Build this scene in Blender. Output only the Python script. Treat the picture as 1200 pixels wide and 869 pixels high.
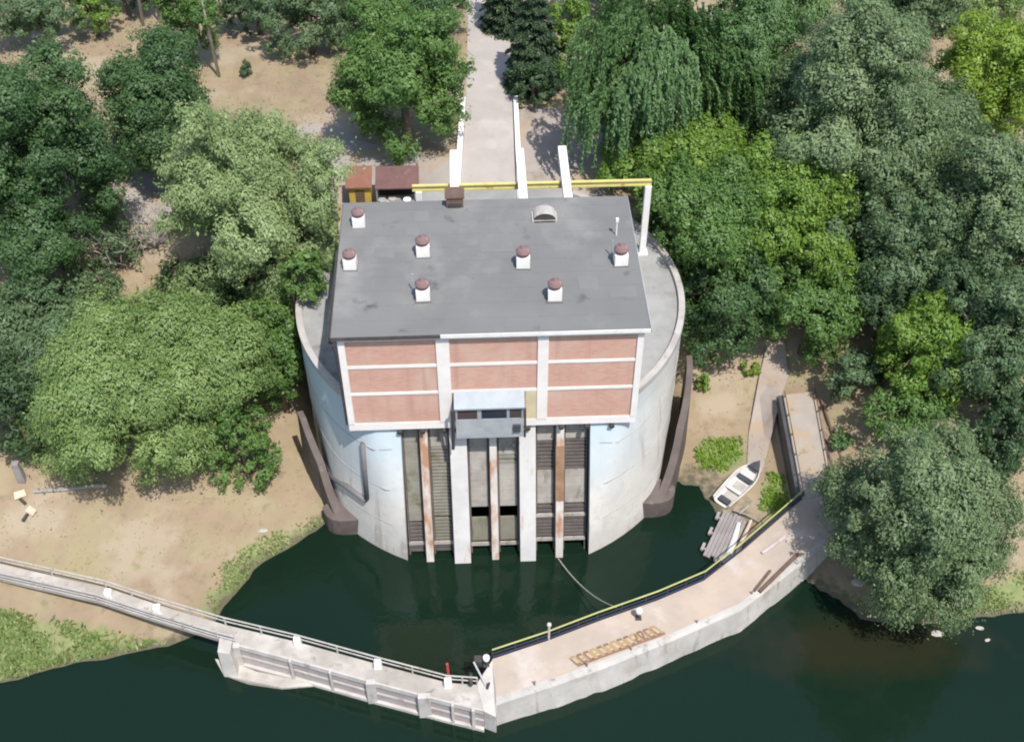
import bpy, math, random
import numpy as np
from mathutils import Matrix, Vector

sc = bpy.context.scene
for o in list(bpy.data.objects):
    bpy.data.objects.remove(o)
col = sc.collection
R = math.radians

# ------------------------------------------------------------------ camera
FPX = 1400.0
CAM = np.array([-0.936, -60.165, 78.066])
PITCH, ROLL, YAW = 0.778, -0.002, 0.039
_f = np.array([math.sin(YAW) * math.cos(PITCH), math.cos(YAW) * math.cos(PITCH), -math.sin(PITCH)])
_r = np.array([math.cos(YAW), -math.sin(YAW), 0.0])
_u = np.cross(_r, _f)
CA = _r * math.cos(ROLL) + _u * math.sin(ROLL)
CB = -_r * math.sin(ROLL) + _u * math.cos(ROLL)
CC = _f
cam = bpy.data.cameras.new('camera')
cam.sensor_width = 36.0
cam.lens = FPX / 1200.0 * 36.0
cam.clip_start, cam.clip_end = 0.5, 3000
camo = bpy.data.objects.new('camera', cam)
col.objects.link(camo)
m = Matrix.Identity(4)
for i in range(3):
    m[i][0], m[i][1], m[i][2], m[i][3] = CA[i], CB[i], -CC[i], CAM[i]
camo.matrix_world = m
sc.camera = camo

# ------------------------------------------------------------------ light
SUN_EL, SUN_AZ = 62.0, 153.0        # azimuth of the sun, clockwise from +Y
world = bpy.data.worlds.new('World')
sc.world = world
world.use_nodes = True
wn = world.node_tree
bg = wn.nodes['Background']
sky = wn.nodes.new('ShaderNodeTexSky')
sky.sky_type = 'NISHITA'
sky.sun_disc = False
sky.sun_elevation = R(SUN_EL)
sky.sun_rotation = R(SUN_AZ)
sky.air_density, sky.dust_density = 1.2, 1.5
wn.links.new(sky.outputs[0], bg.inputs[0])
bg.inputs[1].default_value = 0.15
sl = bpy.data.lights.new('sun', 'SUN')
sl.energy, sl.angle, sl.color = 4.4, R(0.6), (1.0, 0.945, 0.865)
so = bpy.data.objects.new('sun', sl)
col.objects.link(so)
_sd = Vector((math.sin(R(SUN_AZ)) * math.cos(R(SUN_EL)), math.cos(R(SUN_AZ)) * math.cos(R(SUN_EL)), math.sin(R(SUN_EL))))
so.rotation_euler = _sd.to_track_quat('Z', 'Y').to_euler()
sc.view_settings.view_transform = 'Standard'
sc.view_settings.look = 'None'
sc.view_settings.gamma = 1.0
sc.view_settings.exposure = 0.34
sc.view_settings.use_curve_mapping = False
try:
    sc.cycles.use_denoising = True
    sc.cycles.max_bounces = 7
    sc.cycles.diffuse_bounces = 4
    sc.cycles.transparent_max_bounces = 4
    sc.cycles.filter_width = 2.0
except Exception:
    pass


def at(px, py, z):
    """point of the photograph (1200 x 869 pixels) on the level z"""
    d = CC + CA * (px - 600) / FPX - CB * (py - 434.5) / FPX
    return CAM + d * (z - CAM[2]) / d[2]


# ------------------------------------------------------------------ materials
def mat(name, c1, c2=None, scale=1.0, detail=5.0, rough=0.85, bump=0.0, bump_scale=None, stretch=(1, 1, 1), lo=0.35, hi=0.65,
        spots=None, metallic=0.0, spec=0.3):
    """two-tone noise surface; spots = (colour, scale, low, high, (stretch)) lays stains with an outline of their own on top"""
    m = bpy.data.materials.new(name)
    m.use_nodes = True
    nt = m.node_tree
    b = nt.nodes['Principled BSDF']
    b.inputs['Roughness'].default_value = rough
    b.inputs['Metallic'].default_value = metallic
    b.inputs['Specular IOR Level'].default_value = spec
    tc = nt.nodes.new('ShaderNodeTexCoord')
    mp = nt.nodes.new('ShaderNodeMapping')
    mp.inputs['Scale'].default_value = stretch
    nt.links.new(tc.outputs['Object'], mp.inputs[0])
    c2 = c2 or tuple(v * 0.75 for v in c1)

    def ramp(sc_, l, h, mapping, dtl=detail):
        n = nt.nodes.new('ShaderNodeTexNoise')
        n.inputs['Scale'].default_value = sc_
        n.inputs['Detail'].default_value = dtl
        n.inputs['Roughness'].default_value = 0.6
        nt.links.new(mapping.outputs[0], n.inputs['Vector'])
        r = nt.nodes.new('ShaderNodeMapRange')
        r.inputs[1].default_value, r.inputs[2].default_value = l, h
        nt.links.new(n.outputs[0], r.inputs[0])
        return r.outputs[0], n.outputs[0]

    def mix(fac, a, bb):
        x = nt.nodes.new('ShaderNodeMix')
        x.data_type = 'RGBA'
        nt.links.new(fac, x.inputs['Factor'])
        for sock, v in ((x.inputs[6], a), (x.inputs[7], bb)):
            if isinstance(v, tuple):
                sock.default_value = (*v, 1)
            else:
                nt.links.new(v, sock)
        return x.outputs[2]

    f, raw = ramp(scale, lo, hi, mp)
    out = mix(f, c1, c2)
    for s in (spots or []):
        cs, ss, l, h = s[:4]
        mp2 = nt.nodes.new('ShaderNodeMapping')
        mp2.inputs['Scale'].default_value = s[4] if len(s) > 4 else (1, 1, 1)
        mp2.inputs['Location'].default_value = (7.3, 2.1, 4.4)
        nt.links.new(tc.outputs['Object'], mp2.inputs[0])
        f2, _ = ramp(ss, l, h, mp2)
        out = mix(f2, out, cs)
    nt.links.new(out, b.inputs['Base Color'])
    if bump:
        n = nt.nodes.new('ShaderNodeTexNoise')
        n.inputs['Scale'].default_value = bump_scale or scale * 4
        n.inputs['Detail'].default_value = 6
        nt.links.new(tc.outputs['Object'], n.inputs['Vector'])
        bp = nt.nodes.new('ShaderNodeBump')
        bp.inputs['Strength'].default_value = bump
        bp.inputs['Distance'].default_value = 0.1
        nt.links.new(n.outputs[0], bp.inputs['Height'])
        nt.links.new(bp.outputs[0], b.inputs['Normal'])
    m['_out'] = 1
    return m


def foliage_mat(name, c1, c2):
    """leaf colour varies leaf by leaf and spray by spray (attribute tint); light passes through the leaves"""
    m = bpy.data.materials.new(name)
    m.use_nodes = True
    nt = m.node_tree
    nt.nodes.remove(nt.nodes['Principled BSDF'])
    o = nt.nodes['Material Output']
    a = nt.nodes.new('ShaderNodeAttribute')
    a.attribute_name = 'tint'
    x = nt.nodes.new('ShaderNodeMix')
    x.data_type = 'RGBA'
    x.inputs[6].default_value = (*c1, 1)
    x.inputs[7].default_value = (*c2, 1)
    nt.links.new(a.outputs['Fac'], x.inputs['Factor'])
    d = nt.nodes.new('ShaderNodeBsdfPrincipled')
    d.inputs['Roughness'].default_value = 0.5
    d.inputs['Specular IOR Level'].default_value = 0.45
    t = nt.nodes.new('ShaderNodeBsdfTranslucent')
    mx = nt.nodes.new('ShaderNodeMixShader')
    mx.inputs[0].default_value = 0.40
    nt.links.new(x.outputs[2], d.inputs['Base Color'])
    nt.links.new(x.outputs[2], t.inputs['Color'])
    nt.links.new(d.outputs[0], mx.inputs[1])
    nt.links.new(t.outputs[0], mx.inputs[2])
    nt.links.new(mx.outputs[0], o.inputs['Surface'])
    return m


M = {}
M['concrete'] = mat('concrete', (0.42, 0.40, 0.375), (0.32, 0.30, 0.285), 0.5, bump=0.25, spots=[((0.22, 0.20, 0.18), 0.9, 0.58, 0.72)])
M['concrete_pale'] = mat('concrete_pale', (0.50, 0.475, 0.45), (0.39, 0.37, 0.35), 0.7, bump=0.2,
                         spots=[((0.27, 0.25, 0.23), 1.1, 0.58, 0.73, (1, 1, .35))])
M['white_paint'] = mat('white_paint', (0.78, 0.77, 0.75), (0.68, 0.66, 0.64), 0.8, rough=.7, bump=0.08,
                       spots=[((0.5, 0.47, 0.43), 1.3, 0.62, 0.78, (1, 1, .3))])
M['deck_concrete'] = mat('deck_concrete', (0.30, 0.30, 0.295), (0.23, 0.23, 0.225), 0.45, bump=0.15, spots=[((0.15, 0.15, 0.145), 0.5, 0.6, 0.75)])
M['jetty_deck'] = mat('jetty_deck', (0.42, 0.345, 0.285), (0.345, 0.295, 0.255), 0.35, bump=0.15,
                      spots=[((0.47, 0.43, 0.40), 0.25, 0.5, 0.66), ((0.22, 0.2, 0.18), 1.6, 0.68, 0.78)])
M['jetty_face'] = mat('jetty_face', (0.46, 0.44, 0.42), (0.37, 0.355, 0.335), 0.6, bump=0.25,
                      spots=[((0.25, 0.235, 0.20), 1.1, 0.57, 0.70, (1.6, 1.6, .22)), ((0.34, 0.31, 0.27), 0.5, 0.56, 0.7)])
M['roof_felt'] = mat('roof_felt', (0.168, 0.168, 0.165), (0.145, 0.146, 0.146), 0.22, rough=.8, bump=0.1, bump_scale=2,
                     spots=[((0.22, 0.218, 0.212), 0.16, 0.52, 0.7), ((0.09, 0.09, 0.093), 0.45, 0.63, 0.75)])
M['felt_old'] = mat('felt_old', (0.178, 0.178, 0.176), (0.158, 0.159, 0.158), 0.5, bump=.1)
M['fascia_dark'] = mat('fascia_dark', (0.06, 0.055, 0.055), (0.09, 0.085, 0.08), 2)
M['facade_white'] = mat('facade_white', (0.80, 0.76, 0.74), (0.72, 0.68, 0.66), 0.6, bump=0.1, spots=[((0.55, 0.46, 0.42), 0.9, 0.64, 0.8, (1, 1, .3))])
M['wall_blue'] = mat('wall_blue', (0.55, 0.60, 0.64), (0.47, 0.52, 0.56), 0.5, bump=0.1)
M['yellow_wash'] = mat('yellow_wash', (0.60, 0.52, 0.33), (0.52, 0.46, 0.33), 1.0)
M['steel_grey'] = mat('steel_grey', (0.40, 0.42, 0.44), (0.32, 0.34, 0.36), 1.2, rough=.6, spots=[((0.25, 0.22, 0.2), 2.0, 0.6, 0.75)])
M['booth_roof'] = mat('booth_roof', (0.31, 0.35, 0.385), (0.26, 0.295, 0.325), 0.8, rough=.5)
M['glass_dark'] = mat('glass_dark', (0.02, 0.03, 0.06), (0.03, 0.035, 0.05), 1.0, rough=.12, spec=.6)
M['window_brown'] = mat('window_brown', (0.06, 0.045, 0.05), (0.08, 0.06, 0.06), 1.0, rough=.25)
M['gate_panel'] = mat('gate_panel', (0.345, 0.325, 0.295), (0.25, 0.235, 0.215), 0.7, bump=0.2, spots=[((0.16, 0.15, 0.12), 1.2, 0.55, 0.68, (1, 1, .4))])
M['gate_olive'] = mat('gate_olive', (0.20, 0.19, 0.15), (0.155, 0.148, 0.12), 0.7, bump=0.2, spots=[((0.12, 0.14, 0.075), 1.2, 0.56, 0.7, (1, 1, .4))])
M['gate_slat'] = mat('gate_slat', (0.125, 0.108, 0.102), (0.085, 0.075, 0.072), 1.0, bump=0.1)
M['gate_slat_light'] = mat('gate_slat_light', (0.24, 0.228, 0.20), (0.175, 0.168, 0.142), 1.0, bump=0.1, spots=[((0.115, 0.13, 0.07), 0.8, 0.56, 0.68)])
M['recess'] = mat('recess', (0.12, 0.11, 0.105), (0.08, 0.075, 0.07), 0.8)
M['dark_iron'] = mat('dark_iron', (0.045, 0.045, 0.05), (0.07, 0.06, 0.055), 2.0, rough=.6)
M['pipe_grey'] = mat('pipe_grey', (0.12, 0.125, 0.135), (0.16, 0.15, 0.15), 1.5, rough=.6)
M['rust'] = mat('rust', (0.22, 0.125, 0.075), (0.29, 0.19, 0.125), 1.2, rough=.9, bump=.2)
M['rust_dark'] = mat('rust_dark', (0.105, 0.068, 0.055), (0.16, 0.105, 0.08), 1.2, rough=.9)
M['rust_roof'] = mat('rust_roof', (0.24, 0.11, 0.075), (0.18, 0.085, 0.065), 1.4, rough=.8)
M['brown_roof'] = mat('brown_roof', (0.16, 0.085, 0.08), (0.12, 0.07, 0.065), 1.2, rough=.8, spots=[((0.3, 0.22, 0.2), 0.8, 0.6, 0.75)])
M['yellow_paint'] = mat('yellow_paint', (0.56, 0.50, 0.17), (0.48, 0.43, 0.17), 1.0, rough=.6, spots=[((0.30, 0.2, 0.1), 2.2, .6, .7, (.5, 1, 1))])
M['yellow_rail'] = mat('yellow_rail', (0.40, 0.42, 0.14), (0.33, 0.34, 0.15), 1.0, rough=.6)
M['kiosk_yellow'] = mat('kiosk_yellow', (0.50, 0.36, 0.07), (0.42, 0.30, 0.07), 1.0, rough=.6)
M['cap_red'] = mat('cap_red', (0.165, 0.105, 0.107), (0.205, 0.13, 0.127), 1.8, rough=.8, spots=[((0.30, 0.24, 0.23), 2.0, 0.58, 0.7)])
M['ring_brown'] = mat('ring_brown', (0.128, 0.104, 0.096), (0.095, 0.078, 0.073), 0.7, bump=.3, spots=[((0.19, 0.158, 0.145), 1.0, 0.6, 0.75)])
M['navy'] = mat('navy', (0.03, 0.035, 0.075), (0.04, 0.045, 0.07), 1.0, rough=.5)
M['walk_deck'] = mat('walk_deck', (0.40, 0.37, 0.335), (0.30, 0.275, 0.25), 0.6, bump=.2, spots=[((0.46, 0.43, 0.40), 0.4, .52, .66), ((0.2, 0.18, 0.155), 1.3, .6, .72)])
M['rail_grey'] = mat('rail_grey', (0.44, 0.42, 0.40), (0.34, 0.32, 0.30), 1.5, spots=[((0.25, 0.17, 0.12), 2.5, .6, .7)])
M['walk_side'] = mat('walk_side', (0.50, 0.44, 0.44), (0.38, 0.32, 0.33), 0.8, bump=0.2, spots=[((0.25, 0.21, 0.2), 1.4, 0.58, 0.72)])
M['walk_panel'] = mat('walk_panel', (0.33, 0.28, 0.275), (0.42, 0.37, 0.36), 0.9, bump=0.2)
M['road'] = mat('road', (0.39, 0.355, 0.335), (0.33, 0.305, 0.285), 0.25, bump=0.1, spots=[((0.27, 0.25, 0.225), 0.5, 0.6, 0.75), ((0.44, 0.41, 0.395), 0.18, 0.55, 0.7)])
M['apron'] = mat('apron', (0.34, 0.295, 0.265), (0.28, 0.24, 0.215), 0.3, bump=0.2, spots=[((0.22, 0.195, 0.155), 0.45, 0.55, 0.7), ((0.33, 0.255, 0.185), 0.3, .5, .62)])
M['apron_grey'] = mat('apron_grey', (0.33, 0.30, 0.275), (0.275, 0.25, 0.23), 0.4, bump=0.2, spots=[((0.33, 0.26, 0.19), 0.4, 0.48, 0.6), ((0.2, 0.185, 0.15), .8, .62, .72)])
M['bark'] = mat('bark', (0.13, 0.10, 0.08), (0.19, 0.15, 0.12), 2.0, stretch=(1, 1, .2), bump=.4)
M['bark_pale'] = mat('bark_pale', (0.52, 0.48, 0.43), (0.36, 0.33, 0.29), 1.5, stretch=(1, 1, .4), bump=.2)
M['dead_wood'] = mat('dead_wood', (0.33, 0.30, 0.28), (0.25, 0.225, 0.21), 2.0)
M['timber_grey'] = mat('timber_grey', (0.28, 0.26, 0.26), (0.22, 0.20, 0.20), 1.0, bump=.3)
M['pale_board'] = mat('pale_board', (0.58, 0.47, 0.36), (0.48, 0.38, 0.29), 1.2)
M['boat_white'] = mat('boat_white', (0.60, 0.58, 0.55), (0.50, 0.48, 0.46), 1.0, rough=.5)
M['boat_inside'] = mat('boat_inside', (0.40, 0.37, 0.34), (0.32, 0.30, 0.28), 1.0)
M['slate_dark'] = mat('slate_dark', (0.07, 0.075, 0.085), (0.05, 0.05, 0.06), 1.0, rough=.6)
M['red_pole'] = mat('red_pole', (0.42, 0.06, 0.05), (0.33, 0.06, 0.05), 1.0)
M['stone'] = mat('stone', (0.45, 0.42, 0.38), (0.33, 0.31, 0.28), 0.8, bump=.5)
M['rope'] = mat('rope', (0.30, 0.31, 0.25), (0.24, 0.25, 0.2), 2.0)


def drum_material():
    m = mat('drum_concrete', (0.60, 0.575, 0.54), (0.51, 0.49, 0.455), 0.35, bump=0.25,
            spots=[((0.37, 0.345, 0.305), 0.55, 0.55, 0.70, (1.5, 1.5, .16)), ((0.50, 0.485, 0.46), 1.6, 0.55, 0.62), ((0.36, 0.29, 0.23), 0.8, 0.66, 0.74, (2, 2, .1))])
    nt = m.node_tree
    b = nt.nodes['Principled BSDF']
    src = b.inputs['Base Color'].links[0].from_socket
    tc = nt.nodes.new('ShaderNodeTexCoord')
    sep = nt.nodes.new('ShaderNodeSeparateXYZ')
    nt.links.new(tc.outputs['Object'], sep.inputs[0])
    n = nt.nodes.new('ShaderNodeTexNoise')
    n.inputs['Scale'].default_value = 0.35
    nt.links.new(tc.outputs['Object'], n.inputs['Vector'])
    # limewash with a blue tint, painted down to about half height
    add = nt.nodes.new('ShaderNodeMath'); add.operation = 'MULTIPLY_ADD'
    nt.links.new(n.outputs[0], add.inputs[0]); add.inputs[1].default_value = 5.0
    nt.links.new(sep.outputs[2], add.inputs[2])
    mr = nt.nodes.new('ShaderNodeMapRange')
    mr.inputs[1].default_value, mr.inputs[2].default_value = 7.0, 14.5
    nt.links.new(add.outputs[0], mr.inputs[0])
    mrx = nt.nodes.new('ShaderNodeMapRange')  # blue fades out rightwards: the sunlit side is put into the colour
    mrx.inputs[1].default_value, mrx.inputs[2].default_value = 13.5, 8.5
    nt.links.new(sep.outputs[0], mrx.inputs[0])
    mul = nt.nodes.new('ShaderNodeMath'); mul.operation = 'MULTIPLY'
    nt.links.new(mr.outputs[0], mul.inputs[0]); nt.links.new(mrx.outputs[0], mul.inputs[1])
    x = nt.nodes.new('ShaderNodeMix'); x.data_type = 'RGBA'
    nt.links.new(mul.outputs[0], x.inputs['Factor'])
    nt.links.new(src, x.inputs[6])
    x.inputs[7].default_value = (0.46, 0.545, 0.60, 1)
    # grey-brown scum line left by the water
    mr2 = nt.nodes.new('ShaderNodeMapRange')
    mr2.inputs[1].default_value, mr2.inputs[2].default_value = 3.6, 1.2
    nt.links.new(add.outputs[0], mr2.inputs[0])
    x2 = nt.nodes.new('ShaderNodeMix'); x2.data_type = 'RGBA'
    nt.links.new(mr2.outputs[0], x2.inputs['Factor'])
    nt.links.new(x.outputs[2], x2.inputs[6])
    x2.inputs[7].default_value = (0.40, 0.375, 0.33, 1)
    nt.links.new(x2.outputs[2], b.inputs['Base Color'])
    return m


M['drum'] = drum_material()


def pier_material():
    m = mat('pier_concrete', (0.57, 0.56, 0.545), (0.485, 0.475, 0.465), 0.5, bump=0.2,
            spots=[((0.45, 0.33, 0.25), 0.8, 0.6, 0.72, (1.5, 1.5, .25))])
    return m


M['pier'] = pier_material()


def rusty_pier():
    return mat('rusty_pier', (0.55, 0.52, 0.49), (0.46, 0.42, 0.38), 0.5, bump=0.2,
               spots=[((0.36, 0.20, 0.13), 0.55, 0.47, 0.60, (1.3, 1.3, .45))])


M['pier_rust'] = rusty_pier()


def brick_material():
    m = bpy.data.materials.new('brick_pink')
    m.use_nodes = True
    nt = m.node_tree
    b = nt.nodes['Principled BSDF']
    b.inputs['Roughness'].default_value = .9
    tc = nt.nodes.new('ShaderNodeTexCoord')
    mp = nt.nodes.new('ShaderNodeMapping')
    mp.inputs['Rotation'].default_value = (R(90), 0, 0)
    nt.links.new(tc.outputs['Object'], mp.inputs[0])
    br = nt.nodes.new('ShaderNodeTexBrick')
    br.inputs['Color1'].default_value = (0.58, 0.325, 0.255, 1)
    br.inputs['Color2'].default_value = (0.50, 0.28, 0.22, 1)
    br.inputs['Mortar'].default_value = (0.50, 0.36, 0.30, 1)
    br.inputs['Scale'].default_value = 1.0
    br.inputs['Mortar Size'].default_value = 0.018
    br.inputs['Brick Width'].default_value = 0.52
    br.inputs['Row Height'].default_value = 0.19
    nt.links.new(mp.outputs[0], br.inputs[0])
    n = nt.nodes.new('ShaderNodeTexNoise')
    n.inputs['Scale'].default_value = 0.55
    n.inputs['Detail'].default_value = 6
    nt.links.new(tc.outputs['Object'], n.inputs['Vector'])
    mr = nt.nodes.new('ShaderNodeMapRange')
    mr.inputs[1].default_value, mr.inputs[2].default_value = .45, .75
    nt.links.new(n.outputs[0], mr.inputs[0])
    x = nt.nodes.new('ShaderNodeMix'); x.data_type = 'RGBA'
    nt.links.new(mr.outputs[0], x.inputs['Factor'])
    nt.links.new(br.outputs[0], x.inputs[6])
    x.inputs[7].default_value = (0.56, 0.39, 0.315, 1)
    # soot and lime runs down from the bands
    mp3 = nt.nodes.new('ShaderNodeMapping'); mp3.inputs['Scale'].default_value = (1.6, 1, .16)
    nt.links.new(tc.outputs['Object'], mp3.inputs[0])
    n3 = nt.nodes.new('ShaderNodeTexNoise'); n3.inputs['Scale'].default_value = .9; n3.inputs['Detail'].default_value = 5
    nt.links.new(mp3.outputs[0], n3.inputs['Vector'])
    r3 = nt.nodes.new('ShaderNodeMapRange'); r3.inputs[1].default_value, r3.inputs[2].default_value = .55, .75
    r3.inputs[4].default_value = .75
    nt.links.new(n3.outputs[0], r3.inputs[0])
    x3 = nt.nodes.new('ShaderNodeMix'); x3.data_type = 'RGBA'
    nt.links.new(r3.outputs[0], x3.inputs['Factor']); nt.links.new(x.outputs[2], x3.inputs[6])
    x3.inputs[7].default_value = (0.42, 0.25, 0.20, 1)
    nt.links.new(x3.outputs[2], b.inputs['Base Color'])
    return m


M['brick'] = brick_material()
LEAF = {
    'dark': foliage_mat('leaf_dark', (0.052, 0.118, 0.040), (0.115, 0.205, 0.070)),
    'deep': foliage_mat('leaf_deep', (0.045, 0.096, 0.042), (0.098, 0.170, 0.070)),
    'mid': foliage_mat('leaf_mid', (0.084, 0.175, 0.040), (0.160, 0.275, 0.070)),
    'bright': foliage_mat('leaf_bright', (0.125, 0.230, 0.032), (0.220, 0.350, 0.060)),
    'lime': foliage_mat('leaf_lime', (0.155, 0.260, 0.028), (0.270, 0.390, 0.055)),
    'grey': foliage_mat('leaf_grey', (0.130, 0.205, 0.090), (0.232, 0.315, 0.155)),
    'slate': foliage_mat('leaf_slate', (0.090, 0.160, 0.070), (0.170, 0.252, 0.120)),
    'pale': foliage_mat('leaf_pale', (0.205, 0.290, 0.112), (0.320, 0.410, 0.185)),
    'willow': foliage_mat('leaf_willow', (0.172, 0.270, 0.082), (0.280, 0.385, 0.138)),
    'weep': foliage_mat('leaf_weep', (0.088, 0.180, 0.060), (0.150, 0.265, 0.095)),
    'fir': foliage_mat('leaf_fir', (0.047, 0.088, 0.046), (0.092, 0.148, 0.074)),
    'grass': foliage_mat('blade_green', (0.125, 0.205, 0.050), (0.290, 0.345, 0.130)),
    'grass_bright': foliage_mat('blade_bright', (0.130, 0.245, 0.020), (0.245, 0.370, 0.050)),
    'straw': foliage_mat('blade_straw', (0.36, 0.28, 0.165), (0.46, 0.38, 0.24)),
}


# ------------------------------------------------------------------ mesh helpers
class MB:
    def __init__(s):
        s.v, s.f, s.mi, s.mats = [], [], [], []

    def _m(s, m):
        if m is None:
            return 0
        if m not in s.mats:
            s.mats.append(m)
        return s.mats.index(m)

    def add(s, vs, fs, m=None):
        k, i = len(s.v), s._m(m)
        s.v += [tuple(map(float, p)) for p in vs]
        for f in fs:
            s.f.append([k + j for j in f])
            s.mi.append(i)

    def hexa(s, p, m=None):
        """8 corners: bottom ring (4), top ring (4)"""
        s.add(p, [(3, 2, 1, 0), (4, 5, 6, 7), (0, 1, 5, 4), (1, 2, 6, 5), (2, 3, 7, 6), (3, 0, 4, 7)], m)

    def box(s, x0, x1, y0, y1, z0, z1, m=None):
        s.hexa([(x0, y0, z0), (x1, y0, z0), (x1, y1, z0), (x0, y1, z0), (x0, y0, z1), (x1, y0, z1), (x1, y1, z1), (x0, y1, z1)], m)

    def beam(s, a, b, w, h, m=None):
        """box-section bar from a to b, w across, h deep (about its axis)"""
        a, b = np.array(a, float), np.array(b, float)
        d = b - a
        d /= np.linalg.norm(d)
        side = np.cross(d, (0, 0, 1))
        if np.linalg.norm(side) < 1e-3:
            side = np.array([1.0, 0, 0])
        side /= np.linalg.norm(side)
        up = np.cross(side, d)
        S, U = side * w / 2, up * h / 2
        s.hexa([a - S - U, a + S - U, b + S - U, b - S - U, a - S + U, a + S + U, b + S + U, b - S + U], m)

    def prism(s, poly, z0, z1, m=None):
        n = len(poly)
        zz0 = z0 if hasattr(z0, '__len__') else [z0] * n
        zz1 = z1 if hasattr(z1, '__len__') else [z1] * n
        vs = [(p[0], p[1], z) for p, z in zip(poly, zz0)] + [(p[0], p[1], z) for p, z in zip(poly, zz1)]
        fs = [tuple(range(n - 1, -1, -1)), tuple(range(n, 2 * n))] + [(i, (i + 1) % n, n + (i + 1) % n, n + i) for i in range(n)]
        s.add(vs, fs, m)

    def tube(s, pts, r, n=8, m=None):
        pts = [np.array(p, float) for p in pts]
        rr = r if hasattr(r, '__len__') else [r] * len(pts)
        vs, fs = [], []
        for i, p in enumerate(pts):
            d = pts[min(i + 1, len(pts) - 1)] - pts[max(i - 1, 0)]
            d = d / (np.linalg.norm(d) + 1e-9)
            a = np.cross(d, (0.13, 0.31, 0.94) if abs(d[2]) < .9 else (1, 0.1, 0))
            a /= np.linalg.norm(a)
            b = np.cross(d, a)
            for k in range(n):
                t = 2 * math.pi * k / n
                vs.append(p + rr[i] * (a * math.cos(t) + b * math.sin(t)))
        for i in range(len(pts) - 1):
            for k in range(n):
                k2 = (k + 1) % n
                fs.append((i * n + k, i * n + k2, (i + 1) * n + k2, (i + 1) * n + k))
        fs.append(tuple(range(n - 1, -1, -1)))
        fs.append(tuple((len(pts) - 1) * n + k for k in range(n)))
        s.add(vs, fs, m)

    def lathe(s, c, prof, n=16, m=None):
        """prof: (radius, z) from bottom to top around c"""
        vs, fs = [], []
        for r, z in prof:
            for k in range(n):
                t = 2 * math.pi * k / n
                vs.append((c[0] + r * math.cos(t), c[1] + r * math.sin(t), c[2] + z))
        for i in range(len(prof) - 1):
            for k in range(n):
                k2 = (k + 1) % n
                fs.append((i * n + k, i * n + k2, (i + 1) * n + k2, (i + 1) * n + k))
        fs.append(tuple(range(n - 1, -1, -1)))
        fs.append(tuple((len(prof) - 1) * n + k for k in range(n)))
        s.add(vs, fs, m)

    def build(s, name, m=None, parent=None, off=None, smooth=False, bevel=0):
        me = bpy.data.meshes.new(name)
        o0 = np.array(parent['_org'] if (parent is not None and off is None) else (0, 0, 0), float)
        me.from_pydata([tuple(np.array(p) - o0) for p in s.v], [], s.f)
        ms = s.mats if s.mats else [m]
        for mm in ms:
            me.materials.append(mm)
        for p, i in zip(me.polygons, s.mi):
            p.material_index = i
            p.use_smooth = smooth
        me.update()
        o = bpy.data.objects.new(name, me)
        col.objects.link(o)
        if parent is not None:
            o.parent = parent
            o['_org'] = list(map(float, o0))
        elif off is not None:
            o.location = off
            o['_org'] = list(map(float, o0))
        else:
            o['_org'] = [0.0, 0.0, 0.0]
        if bevel:
            b = o.modifiers.new('bevel', 'BEVEL')
            b.width, b.segments, b.limit_method = bevel, 2, 'ANGLE'
        return o


def tag(o, label=None, cat=None, group=None, kind=None):
    if label: o['label'] = label
    if cat: o['category'] = cat
    if group: o['group'] = group
    if kind: o['kind'] = kind
    return o


def thing(name, label, cat, loc, group=None):
    o = bpy.data.objects.new(name, None)
    o.empty_display_size = 0.5
    o.location = loc
    o['_org'] = [float(v) for v in loc]
    col.objects.link(o)
    return tag(o, label, cat, group)


def copy_tree(o, parent=None):
    c = o.copy()
    col.objects.link(c)
    if parent is not None:
        c.parent = parent
    for ch in list(o.children):
        copy_tree(ch, c)
    return c


# ------------------------------------------------------------------ terrain
SHORE = np.array([(-700, -75), (-120, -32), (-62, -19), (-40.3, -13.0), (-36.8, -12.1), (-31, -10.6), (-24.8, -9.5), (-21.9, -8.0), (-21.2, -6.4),
                  (-19.2, -2.5), (-16.6, -.5), (-14.0, 1.6), (-11, 5), (0, 6.5), (11, 5), (13.6, 3.6), (15.4, 5.0), (17.3, 4.2),
                  (18.3, 1.6), (18.7, -2.6), (20.4, -4.0), (24.1, -5.5), (26.7, -7.6), (27.9, -9.5), (33, -9.9), (40.6, -9.2), (47.5, -8.5),
                  (80, -9), (150, -20), (700, -75)], float)
LAND = np.vstack([SHORE, [(700, 700), (-700, 700)]])


def inside(poly, x, y):
    poly = np.asarray(poly, float)
    c = np.zeros(np.shape(x), bool)
    j = len(poly) - 1
    for i in range(len(poly)):
        xi, yi = poly[i]; xj, yj = poly[j]
        with np.errstate(divide='ignore', invalid='ignore'):
            c ^= ((yi > y) != (yj > y)) & (x < (xj - xi) * (y - yi) / (yj - yi + 1e-12) + xi)
        j = i
    return c


def dist_line(pts, x, y, closed=False):
    pts = np.asarray(pts, float)
    if closed:
        pts = np.vstack([pts, pts[:1]])
    best = np.full(np.shape(x), 1e9)
    for (ax, ay), (bx, by) in zip(pts[:-1], pts[1:]):
        dx, dy = bx - ax, by - ay
        t = np.clip(((x - ax) * dx + (y - ay) * dy) / (dx * dx + dy * dy + 1e-9), 0, 1)
        best = np.minimum(best, np.hypot(x - ax - t * dx, y - ay - t * dy))
    return best


def sstep(t):
    t = np.clip(t, 0, 1)
    return t * t * (3 - 2 * t)


def wave(x, y, k, s):
    return (np.sin(x * k + 1.3 * s) * np.cos(y * k * 1.13 + s) + np.sin((x + y) * k * .73 + 2.1 * s)) * .5


DC = (0.2, 13.0)          # axis of the round intake drum


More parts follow.
